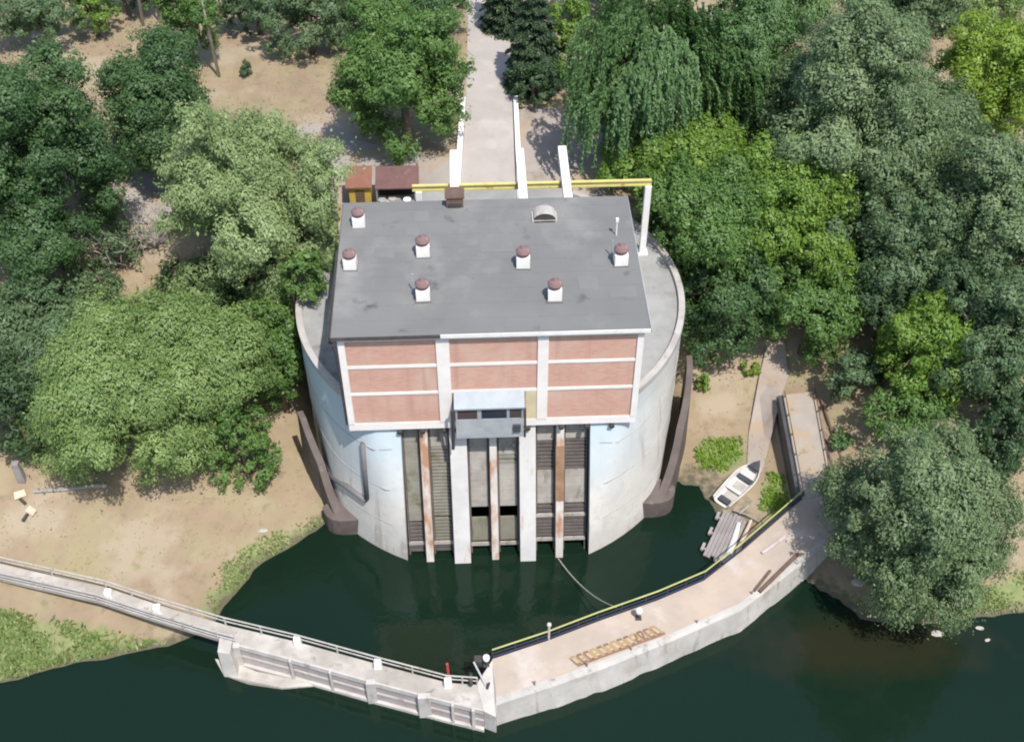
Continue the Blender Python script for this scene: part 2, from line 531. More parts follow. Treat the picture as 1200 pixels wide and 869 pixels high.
def height(x, y):
    x, y = np.asarray(x, float), np.asarray(y, float)
    d = dist_line(SHORE, x, y)
    land = inside(LAND, x, y)
    d = d + wave(x, y, .55, 1) * .35 * np.clip(d, 0, 1) + wave(x, y, 1.9, 2) * .12
    hl = np.interp(d, [-1, 0, 1, 3, 8, 14, 25, 37, 60], [-.3, 0, .35, .8, 2.0, 3.9, 9.0, 13.6, 14.0])
    hl = hl + wave(x, y, .31, 3) * .25 * np.clip(d / 8, 0, 1) * (d < 30) + wave(x, y, 1.1, 4) * .06
    hw = -np.clip(d * .45, 0, 4)
    h = np.where(land, hl, hw)
    fill = sstep((y - 15.5) / 9.5) * sstep((36 - np.abs(x)) / 16)
    h = h + (14.0 - h) * fill * land
    # low ground of the boat landing beside the drum
    low = sstep((25.6 - x) / 1.2) * sstep((x - 15) / 2) * sstep((15 - y) / 6) * land
    h = h * (1 - low * .55)
    r = np.hypot(x - DC[0], y - DC[1])
    pit = (r < 16.7) & (y < 19)
    return np.where(pit & land, np.minimum(h, .5), h)


def ground_at(px, py, lift=0.0):
    z = 5.0
    for _ in range(25):
        p = at(px, py, z)
        z = .5 * z + .5 * (float(height(p[0], p[1])) + lift)
    return np.array([p[0], p[1], float(height(p[0], p[1]))])


def pix_poly(pts):
    return np.array([ground_at(*q)[:2] for q in pts])


GREEN = [  # grass, as seen from the air
    (pix_poly([(-60, 715), (0, 712), (60, 722), (120, 735), (200, 755), (262, 770), (200, 800), (60, 830), (-60, 850)]), 1.0),
    (pix_poly([(250, 720), (235, 700), (255, 660), (300, 632), (350, 610), (385, 600), (400, 625), (330, 660), (280, 720)]), .95),
    (pix_poly([(812, 525), (830, 512), (872, 512), (872, 540), (850, 556), (812, 552)]), 1.0),
    (pix_poly([(898, 552), (915, 552), (932, 578), (928, 602), (895, 635), (880, 615)]), 1.0),
    (pix_poly([(985, 690), (1060, 705), (1130, 690), (1160, 672), (1260, 655), (1260, 716), (1100, 728), (1010, 724)]), .95),
    (pix_poly([(255, 88), (330, 80), (385, 85), (385, 130), (300, 145), (255, 130)]), .38),
    (pix_poly([(-40, 635), (60, 640), (140, 660), (130, 690), (-40, 665)]), .25),
]


def build_ground():
    def axis(lo, hi, near0, near1, st):
        a = list(np.arange(near0, near1, st))
        s, v = st, near1
        while v < hi:
            a.append(v); s *= 1.35; v += s
        a.append(hi)
        s, v = st, near0
        b = []
        while v > lo:
            s *= 1.35; v -= s
            b.append(max(v, lo))
        return np.array(b[::-1] + a)
    X = axis(-690, 690, -76, 80, .75)
    Y = axis(-70, 690, -26, 108, .75)
    gx, gy = np.meshgrid(X, Y)
    z = height(gx, gy)
    g = np.zeros_like(z)
    for poly, amt in GREEN:
        dd = dist_line(poly, gx, gy, True)
        ins = inside(poly, gx, gy)
        sd = np.where(ins, dd, -dd)
        g = np.maximum(g, amt * sstep((sd + 1.6 + .9 * wave(gx, gy, .9, 7)) / 3.2))
    nx, ny = len(X), len(Y)
    idx = np.arange(nx * ny).reshape(ny, nx)
    q = np.stack([idx[:-1, :-1], idx[:-1, 1:], idx[1:, 1:], idx[1:, :-1]], -1).reshape(-1, 4)
    me = bpy.data.meshes.new('ground')
    co = np.stack([gx, gy, z], -1).reshape(-1, 3)
    me.from_pydata(co.tolist(), [], q.tolist())
    at_ = me.attributes.new('green', 'FLOAT', 'POINT')
    at_.data.foreach_set('value', g.reshape(-1).astype(np.float32))
    me.polygons.foreach_set('use_smooth', np.ones(len(q), bool))
    o = bpy.data.objects.new('ground', me)
    col.objects.link(o)
    o['kind'] = 'structure'
    # material: sandy earth, dry straw, green where grass grows
    m = mat('earth', (0.285, 0.221, 0.149), (0.235, 0.178, 0.120), 0.35, bump=0.5, bump_scale=1.5,
            spots=[((0.272, 0.231, 0.140), 0.22, 0.47, 0.62), ((0.208, 0.166, 0.111), 0.9, 0.58, 0.7), ((0.315, 0.260, 0.190), 0.13, 0.52, 0.62),
                   ((0.233, 0.212, 0.115), 0.6, 0.62, 0.72)])
    nt = m.node_tree
    b = nt.nodes['Principled BSDF']
    src = b.inputs['Base Color'].links[0].from_socket
    a = nt.nodes.new('ShaderNodeAttribute'); a.attribute_name = 'green'
    tc = nt.nodes.new('ShaderNodeTexCoord')
    n = nt.nodes.new('ShaderNodeTexNoise'); n.inputs['Scale'].default_value = .9; n.inputs['Detail'].default_value = 6
    nt.links.new(tc.outputs['Object'], n.inputs['Vector'])
    ad = nt.nodes.new('ShaderNodeMath'); ad.operation = 'ADD'
    nt.links.new(a.outputs['Fac'], ad.inputs[0]); nt.links.new(n.outputs[0], ad.inputs[1])
    mr = nt.nodes.new('ShaderNodeMapRange')
    mr.inputs[1].default_value, mr.inputs[2].default_value = .98, 1.45
    nt.links.new(ad.outputs[0], mr.inputs[0])
    n2 = nt.nodes.new('ShaderNodeTexNoise'); n2.inputs['Scale'].default_value = 1.7; n2.inputs['Detail'].default_value = 5
    nt.links.new(tc.outputs['Object'], n2.inputs['Vector'])
    gc = nt.nodes.new('ShaderNodeMix'); gc.data_type = 'RGBA'
    nt.links.new(n2.outputs[0], gc.inputs['Factor'])
    gc.inputs[6].default_value = (0.095, 0.150, 0.045, 1)
    gc.inputs[7].default_value = (0.26, 0.27, 0.125, 1)
    x = nt.nodes.new('ShaderNodeMix'); x.data_type = 'RGBA'
    nt.links.new(mr.outputs[0], x.inputs['Factor'])
    nt.links.new(src, x.inputs[6]); nt.links.new(gc.outputs[2], x.inputs[7])
    sp = nt.nodes.new('ShaderNodeSeparateXYZ')
    nt.links.new(tc.outputs['Object'], sp.inputs[0])
    wn_ = nt.nodes.new('ShaderNodeMath'); wn_.operation = 'MULTIPLY_ADD'
    nt.links.new(n2.outputs[0], wn_.inputs[0]); wn_.inputs[1].default_value = -.75
    nt.links.new(sp.outputs[2], wn_.inputs[2])
    wr = nt.nodes.new('ShaderNodeMapRange')
    wr.inputs[1].default_value, wr.inputs[2].default_value = -.02, -.30
    nt.links.new(wn_.outputs[0], wr.inputs[0])
    xw = nt.nodes.new('ShaderNodeMix'); xw.data_type = 'RGBA'
    nt.links.new(wr.outputs[0], xw.inputs['Factor'])
    nt.links.new(x.outputs[2], xw.inputs[6]); xw.inputs[7].default_value = (0.095, 0.085, 0.055, 1)
    nt.links.new(xw.outputs[2], b.inputs['Base Color'])
    me.materials.append(m)


build_ground()


def build_water():
    b = MB()
    b.add([(-690, -690, 0), (690, -690, 0), (690, 60, 0), (-690, 60, 0)], [(0, 1, 2, 3)])
    m = bpy.data.materials.new('river_water')
    m.use_nodes = True
    nt = m.node_tree
    p = nt.nodes['Principled BSDF']
    p.inputs['Roughness'].default_value = 0.06
    p.inputs['IOR'].default_value = 1.33
    tc = nt.nodes.new('ShaderNodeTexCoord')
    n = nt.nodes.new('ShaderNodeTexNoise'); n.inputs['Scale'].default_value = .045; n.inputs['Detail'].default_value = 4
    nt.links.new(tc.outputs['Object'], n.inputs['Vector'])
    x = nt.nodes.new('ShaderNodeMix'); x.data_type = 'RGBA'
    nt.links.new(n.outputs[0], x.inputs['Factor'])
    x.inputs[6].default_value = (0.0046, 0.0138, 0.0082, 1)
    x.inputs[7].default_value = (0.0066, 0.0175, 0.0100, 1)
    # silt and weed near the surface over the shoal by the right bank
    mp = nt.nodes.new('ShaderNodeMapping'); mp.vector_type = 'POINT'
    mp.inputs['Location'].default_value = (-27.5 / 8.5, 11.5 / 2.6, 0)
    mp.inputs['Scale'].default_value = (1 / 8.5, 1 / 2.6, 0)
    nt.links.new(tc.outputs['Object'], mp.inputs[0])
    ln = nt.nodes.new('ShaderNodeVectorMath'); ln.operation = 'LENGTH'
    nt.links.new(mp.outputs[0], ln.inputs[0])
    n2 = nt.nodes.new('ShaderNodeTexNoise'); n2.inputs['Scale'].default_value = .55; n2.inputs['Detail'].default_value = 6
    nt.links.new(tc.outputs['Object'], n2.inputs['Vector'])
    sb = nt.nodes.new('ShaderNodeMath'); sb.operation = 'MULTIPLY_ADD'
    nt.links.new(n2.outputs[0], sb.inputs[0]); sb.inputs[1].default_value = -1.3
    nt.links.new(ln.outputs['Value'], sb.inputs[2])
    mr = nt.nodes.new('ShaderNodeMapRange')
    mr.inputs[1].default_value, mr.inputs[2].default_value = .75, -.1
    nt.links.new(sb.outputs[0], mr.inputs[0])
    x2 = nt.nodes.new('ShaderNodeMix'); x2.data_type = 'RGBA'
    nt.links.new(mr.outputs[0], x2.inputs['Factor'])
    nt.links.new(x.outputs[2], x2.inputs[6]); x2.inputs[7].default_value = (0.017, 0.019, 0.010, 1)
    nt.links.new(x2.outputs[2], p.inputs['Base Color'])
    w = nt.nodes.new('ShaderNodeTexNoise'); w.inputs['Scale'].default_value = 1.1; w.inputs['Detail'].default_value = 4
    nt.links.new(tc.outputs['Object'], w.inputs['Vector'])
    bp = nt.nodes.new('ShaderNodeBump'); bp.inputs['Strength'].default_value = .2; bp.inputs['Distance'].default_value = .12
    nt.links.new(w.outputs[0], bp.inputs['Height']); nt.links.new(bp.outputs[0], p.inputs['Normal'])
    o = b.build('river_water', m)
    o['kind'] = 'structure'


build_water()


def drape(name, poly, m, lift, step=1.2):
    """thin paved sheet that follows the ground, cut to the outline"""
    poly = np.asarray(poly, float)
    n = len(poly)
    rim = []
    for i in range(n):
        a, b = poly[i], poly[(i + 1) % n]
        k = max(1, int(np.hypot(*(b - a)) / step))
        for t in range(k):
            rim.append(a + (b - a) * t / k)
    rim = np.array(rim)
    x0, y0 = poly.min(0); x1, y1 = poly.max(0)
    gx, gy = np.meshgrid(np.arange(x0, x1, step), np.arange(y0, y1, step))
    gx, gy = gx.ravel(), gy.ravel()
    ok = inside(poly, gx, gy) & (dist_line(poly, gx, gy, True) > step * .4)
    pts = np.vstack([rim, np.stack([gx[ok], gy[ok]], -1)])
    from mathutils import geometry
    res = geometry.delaunay_2d_cdt([Vector(p) for p in pts], [], [list(range(len(rim)))], 1, 1e-4)
    vs = np.array([tuple(v) for v in res[0]])
    z = np.max([height(vs[:, 0] + dx, vs[:, 1] + dy) for dx, dy in ((0, 0), (.5, .5), (-.5, .5), (.5, -.5), (-.5, -.5))], 0) + lift
    b = MB()
    b.add([(x, y, zz) for (x, y), zz in zip(vs, z)], [tuple(f) for f in res[2]])
    o = b.build(name, m)
    o['kind'] = 'structure'
    return o


# paved road running back from the drum
drape('driveway', [(-2.2, 26.0), (2.95, 26.0), (3.27, 42), (3.5, 64), (3.8, 120), (-1.2, 120), (-.9, 64), (-1.43, 42)], M['road'], .06)
drape('paved_yard', pix_poly([(340, 150), (392, 138), (420, 165), (450, 172), (520, 185), (536, 190), (537, 235), (398, 240), (350, 215)]), M['apron_grey'], .045)
drape('paved_terrace', pix_poly([(610, 120), (652, 128), (700, 140), (735, 175), (725, 215), (700, 232), (608, 235)]), M['apron'], .045)
drape('paved_path', pix_poly([(120, 200), (165, 182), (200, 205), (205, 262), (150, 262)]), M['apron_grey'], .04)
drape('sandy_track', pix_poly([(898, 408), (918, 402), (924, 440), (914, 470), (893, 553), (874, 566), (877, 510), (889, 445)]), M['apron'], .035, .8)
for i, (x0, x1, xx0, xx1) in enumerate([(-2.52, -1.74, -2.2, -1.43), (2.95, 3.27, 3.25, 3.57)]):
    b = MB()
    a0, a1 = (-2.75, -2.21) if i == 0 else (2.96, 3.45)
    c0, c1 = (-1.95, -1.44) if i == 0 else (3.28, 3.72)
    b.hexa([(a0, 26, 13.7), (a1, 26, 13.7), (c1, 43, 13.7), (c0, 43, 13.7), (a0, 26, 14.62), (a1, 26, 14.62), (c1, 43, 14.5), (c0, 43, 14.5)])
    o = b.build('kerb', M['white_paint'])
    o['kind'] = 'structure'


# ------------------------------------------------------------------ the pumping station
def RZ(z, deg=180.0):
    """radius of the drum: upright at the sides, flaring towards the water at the nose"""
    t = min(max((72 - abs(deg)) / 26, 0), 1)
    return 15.55 + 1.35 * t * t * (3 - 2 * t) * min(max(1 - z / 12.6, 0), 1.1)


ps = thing('pump_station', 'large round white concrete intake station with pink brick upper hall and flat grey roof', 'pumping station', (0, 0, 0))


def pol(r, deg, z):
    """deg measured from the river side (-Y), positive to the right"""
    t = R(deg)
    return (DC[0] + r * math.sin(t), DC[1] - r * math.cos(t), z)


OPEN_X = 7.12


def front_y(z):
    """face of the pier row; leans out towards its foot"""
    return .72 - 3.45 * (12.64 - z) / 12.64


def flat(p):
    return (p[0], max(p[1], front_y(p[2]) + .03 if p[2] < 12.63 else .80), p[2])




def drum_half(s):
    b = MB()
    zs = np.array(list(np.linspace(-4, 12.62, 13)) + [12.64, 13.5, 14.5])
    angs = np.linspace(0, 1, 40)
    vs, fs = [], []
    for z in zs:
        a0 = math.degrees(math.asin((OPEN_X + .012 * (12.6 - z)) / RZ(z, 27)))
        for t in angs:
            a = a0 + (180 - a0) * t
            vs.append(flat(pol(RZ(z, a), s * a, z)))
    n = len(angs)
    for i in range(len(zs) - 1):
        for k in range(n - 1):
            q = (i * n + k, i * n + k + 1, (i + 1) * n + k + 1, (i + 1) * n + k)
            fs.append(q if s > 0 else q[::-1])
    b.add(vs, fs)
    # cheek wall of the opening
    vs = []
    for z in zs:
        r = RZ(z, 27)
        x = OPEN_X + .012 * (12.6 - z)
        y = flat((0, DC[1] - math.sqrt(r * r - x * x), z))[1]
        vs += [(DC[0] + s * x, y, z), (DC[0] + s * x, y + 5, z)]
    b.add(vs, [(2 * i, 2 * i + 1, 2 * i + 3, 2 * i + 2) if s < 0 else (2 * i, 2 * i + 2, 2 * i + 3, 2 * i + 1) for i in range(len(zs) - 1)])
    return b


db = MB()
for s in (-1, 1):
    h_ = drum_half(s)
    db.add(h_.v, h_.f)
drum = db.build('drum_wall', M['drum'], ps, smooth=True)
for p in drum.data.polygons:
    p.use_smooth = len(set()) == 0
try:
    drum.data.set_sharp_from_angle(angle=R(35))
except Exception:
    pass

for sgn in (-1, 1):
    for z in (3.4, 7.0, 10.6):
        b = MB()
        vs, fs = [], []
        angs = np.linspace(30, 120, 46)
        for a in angs:
            r = RZ(z, a)
            for dr, dz in ((-.05, -.03), (.018, -.03), (.018, .03), (-.05, .03)):
                vs.append(flat(pol(r + dr, sgn * a, z + dz)))
        for i in range(len(angs) - 1):
            for k in range(4):
                fs.append((i * 4 + k, i * 4 + (k + 1) % 4, (i + 1) * 4 + (k + 1) % 4, (i + 1) * 4 + k))
        b.add(vs, fs)
        b.build('formwork_joint', M['concrete'], ps)

# deck of the drum and its low rim
b = MB()
n = 72
ring = [(lambda q: (q[0], max(q[1], .66), q[2]))(pol(RZ(14.5) - .02, -180 + 360 * k / n, 14.5)) for k in range(n)]
b.add(ring, [tuple(range(n))])
b.build('deck', M['deck_concrete'], ps)
b = MB()
r0, r1 = RZ(14.5) - .42, RZ(14.5) + .08
vs, fs = [], []
rim = MB()
for sgn in (-1, 1):
  vs, fs = [], []
  angs = [sgn * a for a in np.linspace(43.5, 150, 40)]
  for a in angs:
    for rr, z in ((r0, 14.49), (r0, 14.85), (r1, 14.85), (r1, 14.3)):
        vs.append(pol(rr, a, z))
  for i in range(len(angs) - 1):
    for k in range(4):
        k2 = (k + 1) % 4
        fs.append((i * 4 + k, i * 4 + k2, (i + 1) * 4 + k2, (i + 1) * 4 + k))
  fs += [(0, 1, 2, 3), tuple(len(vs) - 4 + k for k in (3, 2, 1, 0))]
  rim = MB()
  rim.add(vs, fs)
  rim.build('deck_rim', M['concrete'], ps)

# upper hall
b = MB()
b.box(-10.55, 10.55, .62, 14.75, 12.67, 22.18)
b.build('hall_wall', M['wall_blue'], ps)
# roof: slab falling gently to the front, felt on top, fascia
b = MB()
b.hexa([(-11, 0, 22.18), (11, 0, 22.18), (11, 15.07, 22.38), (-11, 15.07, 22.38), (-11, 0, 22.40), (11, 0, 22.40), (11, 15.07, 22.6), (-11, 15.07, 22.6)])
roof = b.build('roof', M['roof_felt'], ps)
b = MB()
b.box(-11.03, -3.5, -.06, -.003, 22.12, 22.43, M['fascia_dark'])
b.box(-3.5, 11.03, -.06, -.003, 22.12, 22.43, M['white_paint'])
b.box(-11.06, -11.003, -.06, 15.05, 22.10, 22.50, M['fascia_dark'])
b.box(11.003, 11.05, -.06, 15.05, 22.14, 22.48, M['steel_grey'])
b.build('fascia', None, roof)
# felt joints
b = MB()
for y in np.arange(1.6, 15, 1.55):
    z = 22.405 + .2 * y / 15.07
    b.hexa([(-10.9, y, z - .02), (10.9, y, z - .02), (10.9, y + .05, z - .02), (-10.9, y + .05, z - .02),
            (-10.9, y, z + .006), (10.9, y, z + .006), (10.9, y + .05, z + .006), (-10.9, y + .05, z + .006)])
b.build('felt_seam', M['fascia_dark'] if False else M['roof_felt'], roof)

prng = random.Random(8)
for k in range(8):
    x, y = prng.uniform(-9.5, 8.5), prng.uniform(.8, 13)
    w, d = prng.uniform(.8, 2.6), prng.uniform(.6, 1.5)
    z0_, z1_ = 22.408 + .2 * y / 15.07, 22.408 + .2 * (y + d) / 15.07
    b = MB()
    b.hexa([(x, y, z0_ - .02), (x + w, y + prng.uniform(-.1, .1), z0_ - .02), (x + w, y + d, z1_ - .02), (x, y + d, z1_ - .02),
            (x, y, z0_ + .008 + k * .0015), (x + w, y + prng.uniform(-.1, .1), z0_ + .008 + k * .0015), (x + w, y + d, z1_ + .008 + k * .0015), (x, y + d, z1_ + .008 + k * .0015)])
    b.build('felt_patch', M['felt_old'], roof)
# facade: white frame and bands with brick fields between them
FY0, FY1 = .35, .62
PX = [(-10.18, -3.88), (-2.95, 3.24), (4.0, 10.2)]
ZR = [(13.35, 16.3), (16.55, 19.0), (19.25, 21.65)]
b = MB()
b.box(-10.65, 10.65, FY0, FY1, 21.65, 22.17)
b.box(-10.65, 10.65, FY0, FY1, 12.65, 13.35)
for x0, x1 in ((-10.65, -10.18), (-3.88, -2.95), (3.24, 4.0), (10.2, 10.65)):
    b.box(x0, x1, FY0 - .05, FY1, 13.352, 21.648)
b.build('facade_frame', M['facade_white'], ps)
b = MB()
for x0, x1 in PX:
    for z in (16.3, 19.0):
        b.box(x0 + .003, x1 - .003, FY0 + .01, FY1 - .01, z + .002, z + .248)
b.build('facade_band', M['facade_white'], ps)
for i, (x0, x1) in enumerate(PX):
    for j, (z0, z1) in enumerate(ZR):
        b = MB()
        b.box(x0 + .003, x1 - .003, FY0 + .07, FY1 - .02, z0 + .003, z1 - .003)
        b.build('brick_panel', M['brick'], ps)
b = MB()
b.box(2.4, 3.235, FY0 + .02, FY0 + .066, 12.9, 16.29)
b.build('wall_patch', M['yellow_wash'], ps)

# glazed control booth hung on the front
bx0, bx1 = -2.72, 2.22
booth = MB()
booth.hexa([(bx0, -.62, 12.5), (bx1, -.62, 12.5), (bx1, .34, 12.5), (bx0, .34, 12.5),
            (bx0, -.62, 14.5), (bx1, -.62, 14.5), (bx1, .34, 14.5), (bx0, .34, 14.5)])
bo = booth.build('control_booth', M['steel_grey'], ps)
b = MB()
b.hexa([(bx0 - .08, -.78, 15.66), (bx1 + .08, -.78, 15.66), (bx1 + .08, .34, 16.3), (bx0 - .08, .34, 16.3),
        (bx0 - .08, -.78, 15.8), (bx1 + .08, -.78, 15.8), (bx1 + .08, .34, 16.46), (bx0 - .08, .34, 16.46)])
b.build('booth_roof', M['booth_roof'], bo)
for x0, x1 in ((bx0, bx0 + .14), (-1.14, -.84), (1.0, 1.2), (bx1 - .14, bx1)):
    b = MB()
    b.box(x0, x1, -.62, -.48, 14.503, 15.66)
    b.build('window_post', M['booth_roof'], bo)
for x in (bx0, bx1 - .12):
    b = MB()
    b.box(x, x + .12, -.47, .33, 14.503, 15.75)
    b.build('booth_side', M['booth_roof'], bo)
for x0, x1, mm in ((bx0 + .16, -1.15, 'window_brown'), (-.83, .99, 'glass_dark'), (1.21, bx1 - .16, 'window_brown')):
    b = MB()
    b.box(x0, x1, -.58, -.52, 14.505, 15.65)
    b.build('window_pane', M[mm], bo)
b = MB()
b.tube([(bx0 - .2, -.7, 15.6), (bx0 - .22, -.66, 13.6), (bx0 - .25, -.5, 12.4), (bx0 - .3, -.55, 11.3)], .13, 8)
b.build('booth_pipe', M['dark_iron'], bo)
b = MB()
b.tube([(bx1 + .1, -.7, 15.6), (bx1 + .12, -.7, 13.4), (bx1 + .1, -.6, 12.5)], .09, 8)
b.build('booth_pipe', M['dark_iron'], bo)
b = MB()
b.box(bx1 - .75, bx1 - .2, -.8, -.622, 13.2, 13.9)
b.build('lamp_box', M['slate_dark'], bo)


# piers, gates between them
piers = [(-5.55, -4.95, 'pier_rust', .25), (-3.3, -2.0, 'pier', 0), (-.31, .25, 'pier_rust', .25), (1.95, 3.2, 'pier', 0), (4.78, 5.38, 'pier_rust', .25)]
for x0, x1, mm, back in piers:
    b = MB()
    yt, yb = front_y(12.64) + back, front_y(-1.5) + back
    b.hexa([(x0, yb, -1.5), (x1, yb, -1.5), (x1, 3, -1.5), (x0, 3, -1.5), (x0, yt, 12.64), (x1, yt, 12.64), (x1, 3, 12.64), (x0, 3, 12.64)])
    p = b.build('pier', M[mm], ps, bevel=.04)
# rusty steel sheathing on the last slim pier
b = MB()
b.hexa([(4.75, front_y(5.4) + .2, 5.4), (5.41, front_y(5.4) + .2, 5.4), (5.41, front_y(5.4) + .7, 5.4), (4.75, front_y(5.4) + .7, 5.4),
        (4.75, front_y(10.3) + .2, 10.3), (5.41, front_y(10.3) + .2, 10.3), (5.41, front_y(10.3) + .7, 10.3), (4.75, front_y(10.3) + .7, 10.3)])
b.build('rust_sheath', M['rust'], ps)
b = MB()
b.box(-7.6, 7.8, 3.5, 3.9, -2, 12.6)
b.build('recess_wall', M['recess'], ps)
for x in (-6.95, -5.25, -2.65, -3.6, 2.6, 5.1, 7.0, 8.9):
    b = MB()
    b.tube([(x, .6, 12.42), (x, .2, 12.35)], .2, 8)
    b.box(x - .07, x + .07, .3, .7, 12.4, 12.64)
    b.build('hoist_wheel', M['dark_iron'], ps)

chan = [(-6.95, -5.56), (-4.94, -3.31), (-1.99, -.32), (.26, 1.94), (3.21, 4.77), (5.39, 7.26)]
SET = 1.1


def seg_box(b, x0, x1, z0, z1, out, thick, m=None):
    """panel between two heights lying parallel to the leaning front"""
    ya, yb = front_y(z0) + SET - out, front_y(z1) + SET - out
    b.hexa([(x0, ya, z0), (x1, ya, z0), (x1, ya + thick, z0), (x0, ya + thick, z0), (x0, yb, z1), (x1, yb, z1), (x1, yb + thick, z1), (x0, yb + thick, z1)], m)


def zpx(t):      # height from a fraction of the opening read down from its top
    return 12.64 * (1 - t)


layout = [
    [('p', .10, .75, 'gate_slat_light'), ('s', .76, .90, 'gate_slat'), ('b', .905, .925, None), ('s', .93, .985, 'gate_slat')],
    [('p', .10, .22, 'gate_panel'), ('s', .22, .72, 'gate_slat_light'), ('s', .73, .90, 'gate_olive'), ('b', .905, .925, None), ('s', .93, .985, 'gate_slat')],
    [('p', .17, .66, 'gate_panel'), ('o', .755, .92, 'gate_olive'), ('b', .925, .945, None)],
    [('p', .17, .29, 'gate_panel'), ('s', .29, .36, 'gate_slat_light'), ('p', .36, .66, 'gate_panel'), ('o', .755, .92, 'gate_olive'), ('b', .925, .945, None)],
    [('p', .10, .20, 'gate_panel'), ('s', .20, .41, 'gate_slat'), ('p', .41, .65, 'gate_panel'), ('s', .66, .72, 'gate_slat'), ('b', .725, .745, None),
     ('s', .75, .90, 'gate_slat'), ('b', .905, .925, None)],
    [('p', .10, .19, 'gate_panel'), ('s', .19, .41, 'gate_slat'), ('p', .41, .65, 'gate_panel'), ('s', .66, .72, 'gate_slat'), ('b', .725, .745, None),
     ('s', .75, .90, 'gate_slat'), ('b', .905, .925, None)],
]
for (x0, x1), lay in zip(chan, layout):
    fr = MB()
    seg_box(fr, x0 + .02, x0 + .14, 0, 11.6, .06, .25)
    seg_box(fr, x1 - .14, x1 - .02, 0, 11.6, .06, .25)
    gate = fr.build('gate', M['gate_slat'], ps)
    for kind, t0, t1, mm in lay:
        z1, z0 = zpx(t0), zpx(t1)
        b = MB()
        if kind == 'p':
            seg_box(b, x0 + .16, x1 - .16, z0, z1, 0, .2)
            for zz in np.arange(z0 + .6, z1 - .3, .95):
                seg_box(b, x0 + .16, x1 - .16, zz, zz + .06, .025, .1)
            b.build('gate_panel', M[mm], gate)
        elif kind == 'o':
            seg_box(b, x0 + .16, x1 - .16, z0, z1, -.1, .2)
            b.build('gate_panel', M[mm], gate)
        elif kind == 's':
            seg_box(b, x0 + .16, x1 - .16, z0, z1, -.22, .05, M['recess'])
            k = max(2, int((z1 - z0) / .3))
            for i in range(k):
                za = z0 + (z1 - z0) * i / k
                seg_box(b, x0 + .16, x1 - .16, za + .05, za + (z1 - z0) / k * .68, .0, .16, M[mm])
            b.build('slat_screen', None, gate)
        else:
            seg_box(b, x0 + .03, x1 - .03, z0, z1, .12, .16)
            b.build('crossbar', M['gate_panel'], gate)

# drain pipes on the left of the drum and the cable along the left eave
b = MB()
def onwall(px, py, out=.12):
    d = CC + CA * (px - 600) / FPX - CB * (py - 434.5) / FPX
    for t in np.linspace(60, 130, 7001):
        P = CAM + d * t
        if math.hypot(P[0] - DC[0], P[1] - DC[1]) < RZ(P[2], math.degrees(math.atan2(abs(P[0] - DC[0]), DC[1] - P[1]))) + out:
            return P
    return P
b.tube([onwall(366, 545), onwall(385, 556), onwall(407, 570), onwall(429, 586)], .25, 10)
b.tube([onwall(425, 519), onwall(427, 550), onwall(430, 584)], .2, 10)
b.build('drain_pipe', M['pipe_grey'], ps, smooth=True)
b = MB()
b.tube([(-11.15, 9.5, 22.3), (-11.2, 6, 22.0), (-11.35, 2.2, 21.8), (-11.3, .5, 21.7), (-10.95, .15, 21.6), (-10.8, .3, 20.4), (-10.78, .35, 17.5), (-10.78, .5, 13.2)], .1, 8)
b.build('cable', M['dark_iron'], ps)

# roof vents: white shaft, rusty cowl
vent_mesh = None
for px, py, s in ((421, 264, .95), (411, 313, .95), (496, 298, 1.0), (496, 349, 1.0), (613, 311, 1.0), (650, 349, 1.0), (727, 308, 1.0)):
    p = at(px, py, 22.48)
    if vent_mesh is None:
        b = MB()
        b.box(-.54, .54, -.5, .5, -.05, 1.08, M['white_paint'])
        b.box(-.62, .62, -.6, .6, -.04, .10, M['roof_felt'])
        b.lathe((0, 0, 1.05), [(.44, 0), (.44, .26), (.58, .28), (.60, .42), (.46, .62), (.2, .74), (.12, .86)], 14, M['cap_red'])
        o = b.build('roof_vent', None, roof, off=(0, 0, 0))
        vent_mesh = o.data
    else:
        o = bpy.data.objects.new('roof_vent', vent_mesh)
        col.objects.link(o)
        o.parent = roof
    o.location = p
    o.scale = (s * .9, s * .9, s * .92)
    o.rotation_euler[2] = random.Random(px).uniform(-.06, .06)
# low domed hatch
p = at(638, 258, 22.55)
b = MB()
b.box(p[0] - .95, p[0] + .95, p[1] - .3, p[1] + .9, 22.5, 22.72, M['concrete'])
vs, fs = [], []
for i in range(9):
    t = math.pi * i / 8
    for y in (p[1] - .25, p[1] + .85):
        vs.append((p[0] - .85 * math.cos(t), y, 22.72 + .62 * math.sin(t)))
for i in range(8):
    fs.append((2 * i, 2 * i + 1, 2 * i + 3, 2 * i + 2))
b.add(vs, fs, M['concrete'])
b.add([v for v in vs[1::2]], [tuple(range(9))], M['concrete'])
b.add([(v[0], v[1] + .04, v[2]) for v in vs[0::2]], [tuple(range(9))], M['dark_iron'])
b.box(p[0] - .8, p[0] + .8, p[1] - .31, p[1] - .303, 22.56, 22.70, M['dark_iron'])
b.build('roof_hatch', None, roof)
p = at(722, 276, 22.5)
b = MB()
b.tube([(p[0], p[1], 22.5), (p[0], p[1], 23.9)], .05, 6)
b.box(p[0] - .1, p[0] + .1, p[1] - .1, p[1] + .1, 23.8, 24.1)
b.build('roof_post', M['white_paint'], roof)
# thin mast beside two vents
for px, py in ((716, 300), (484, 340)):
    p = at(px, py, 22.5)
    b = MB()
    b.tube([(p[0], p[1], 22.5), (p[0] + .05, p[1], 24.0)], .05, 6)
    b.build('aerial', M['steel_grey'], roof)

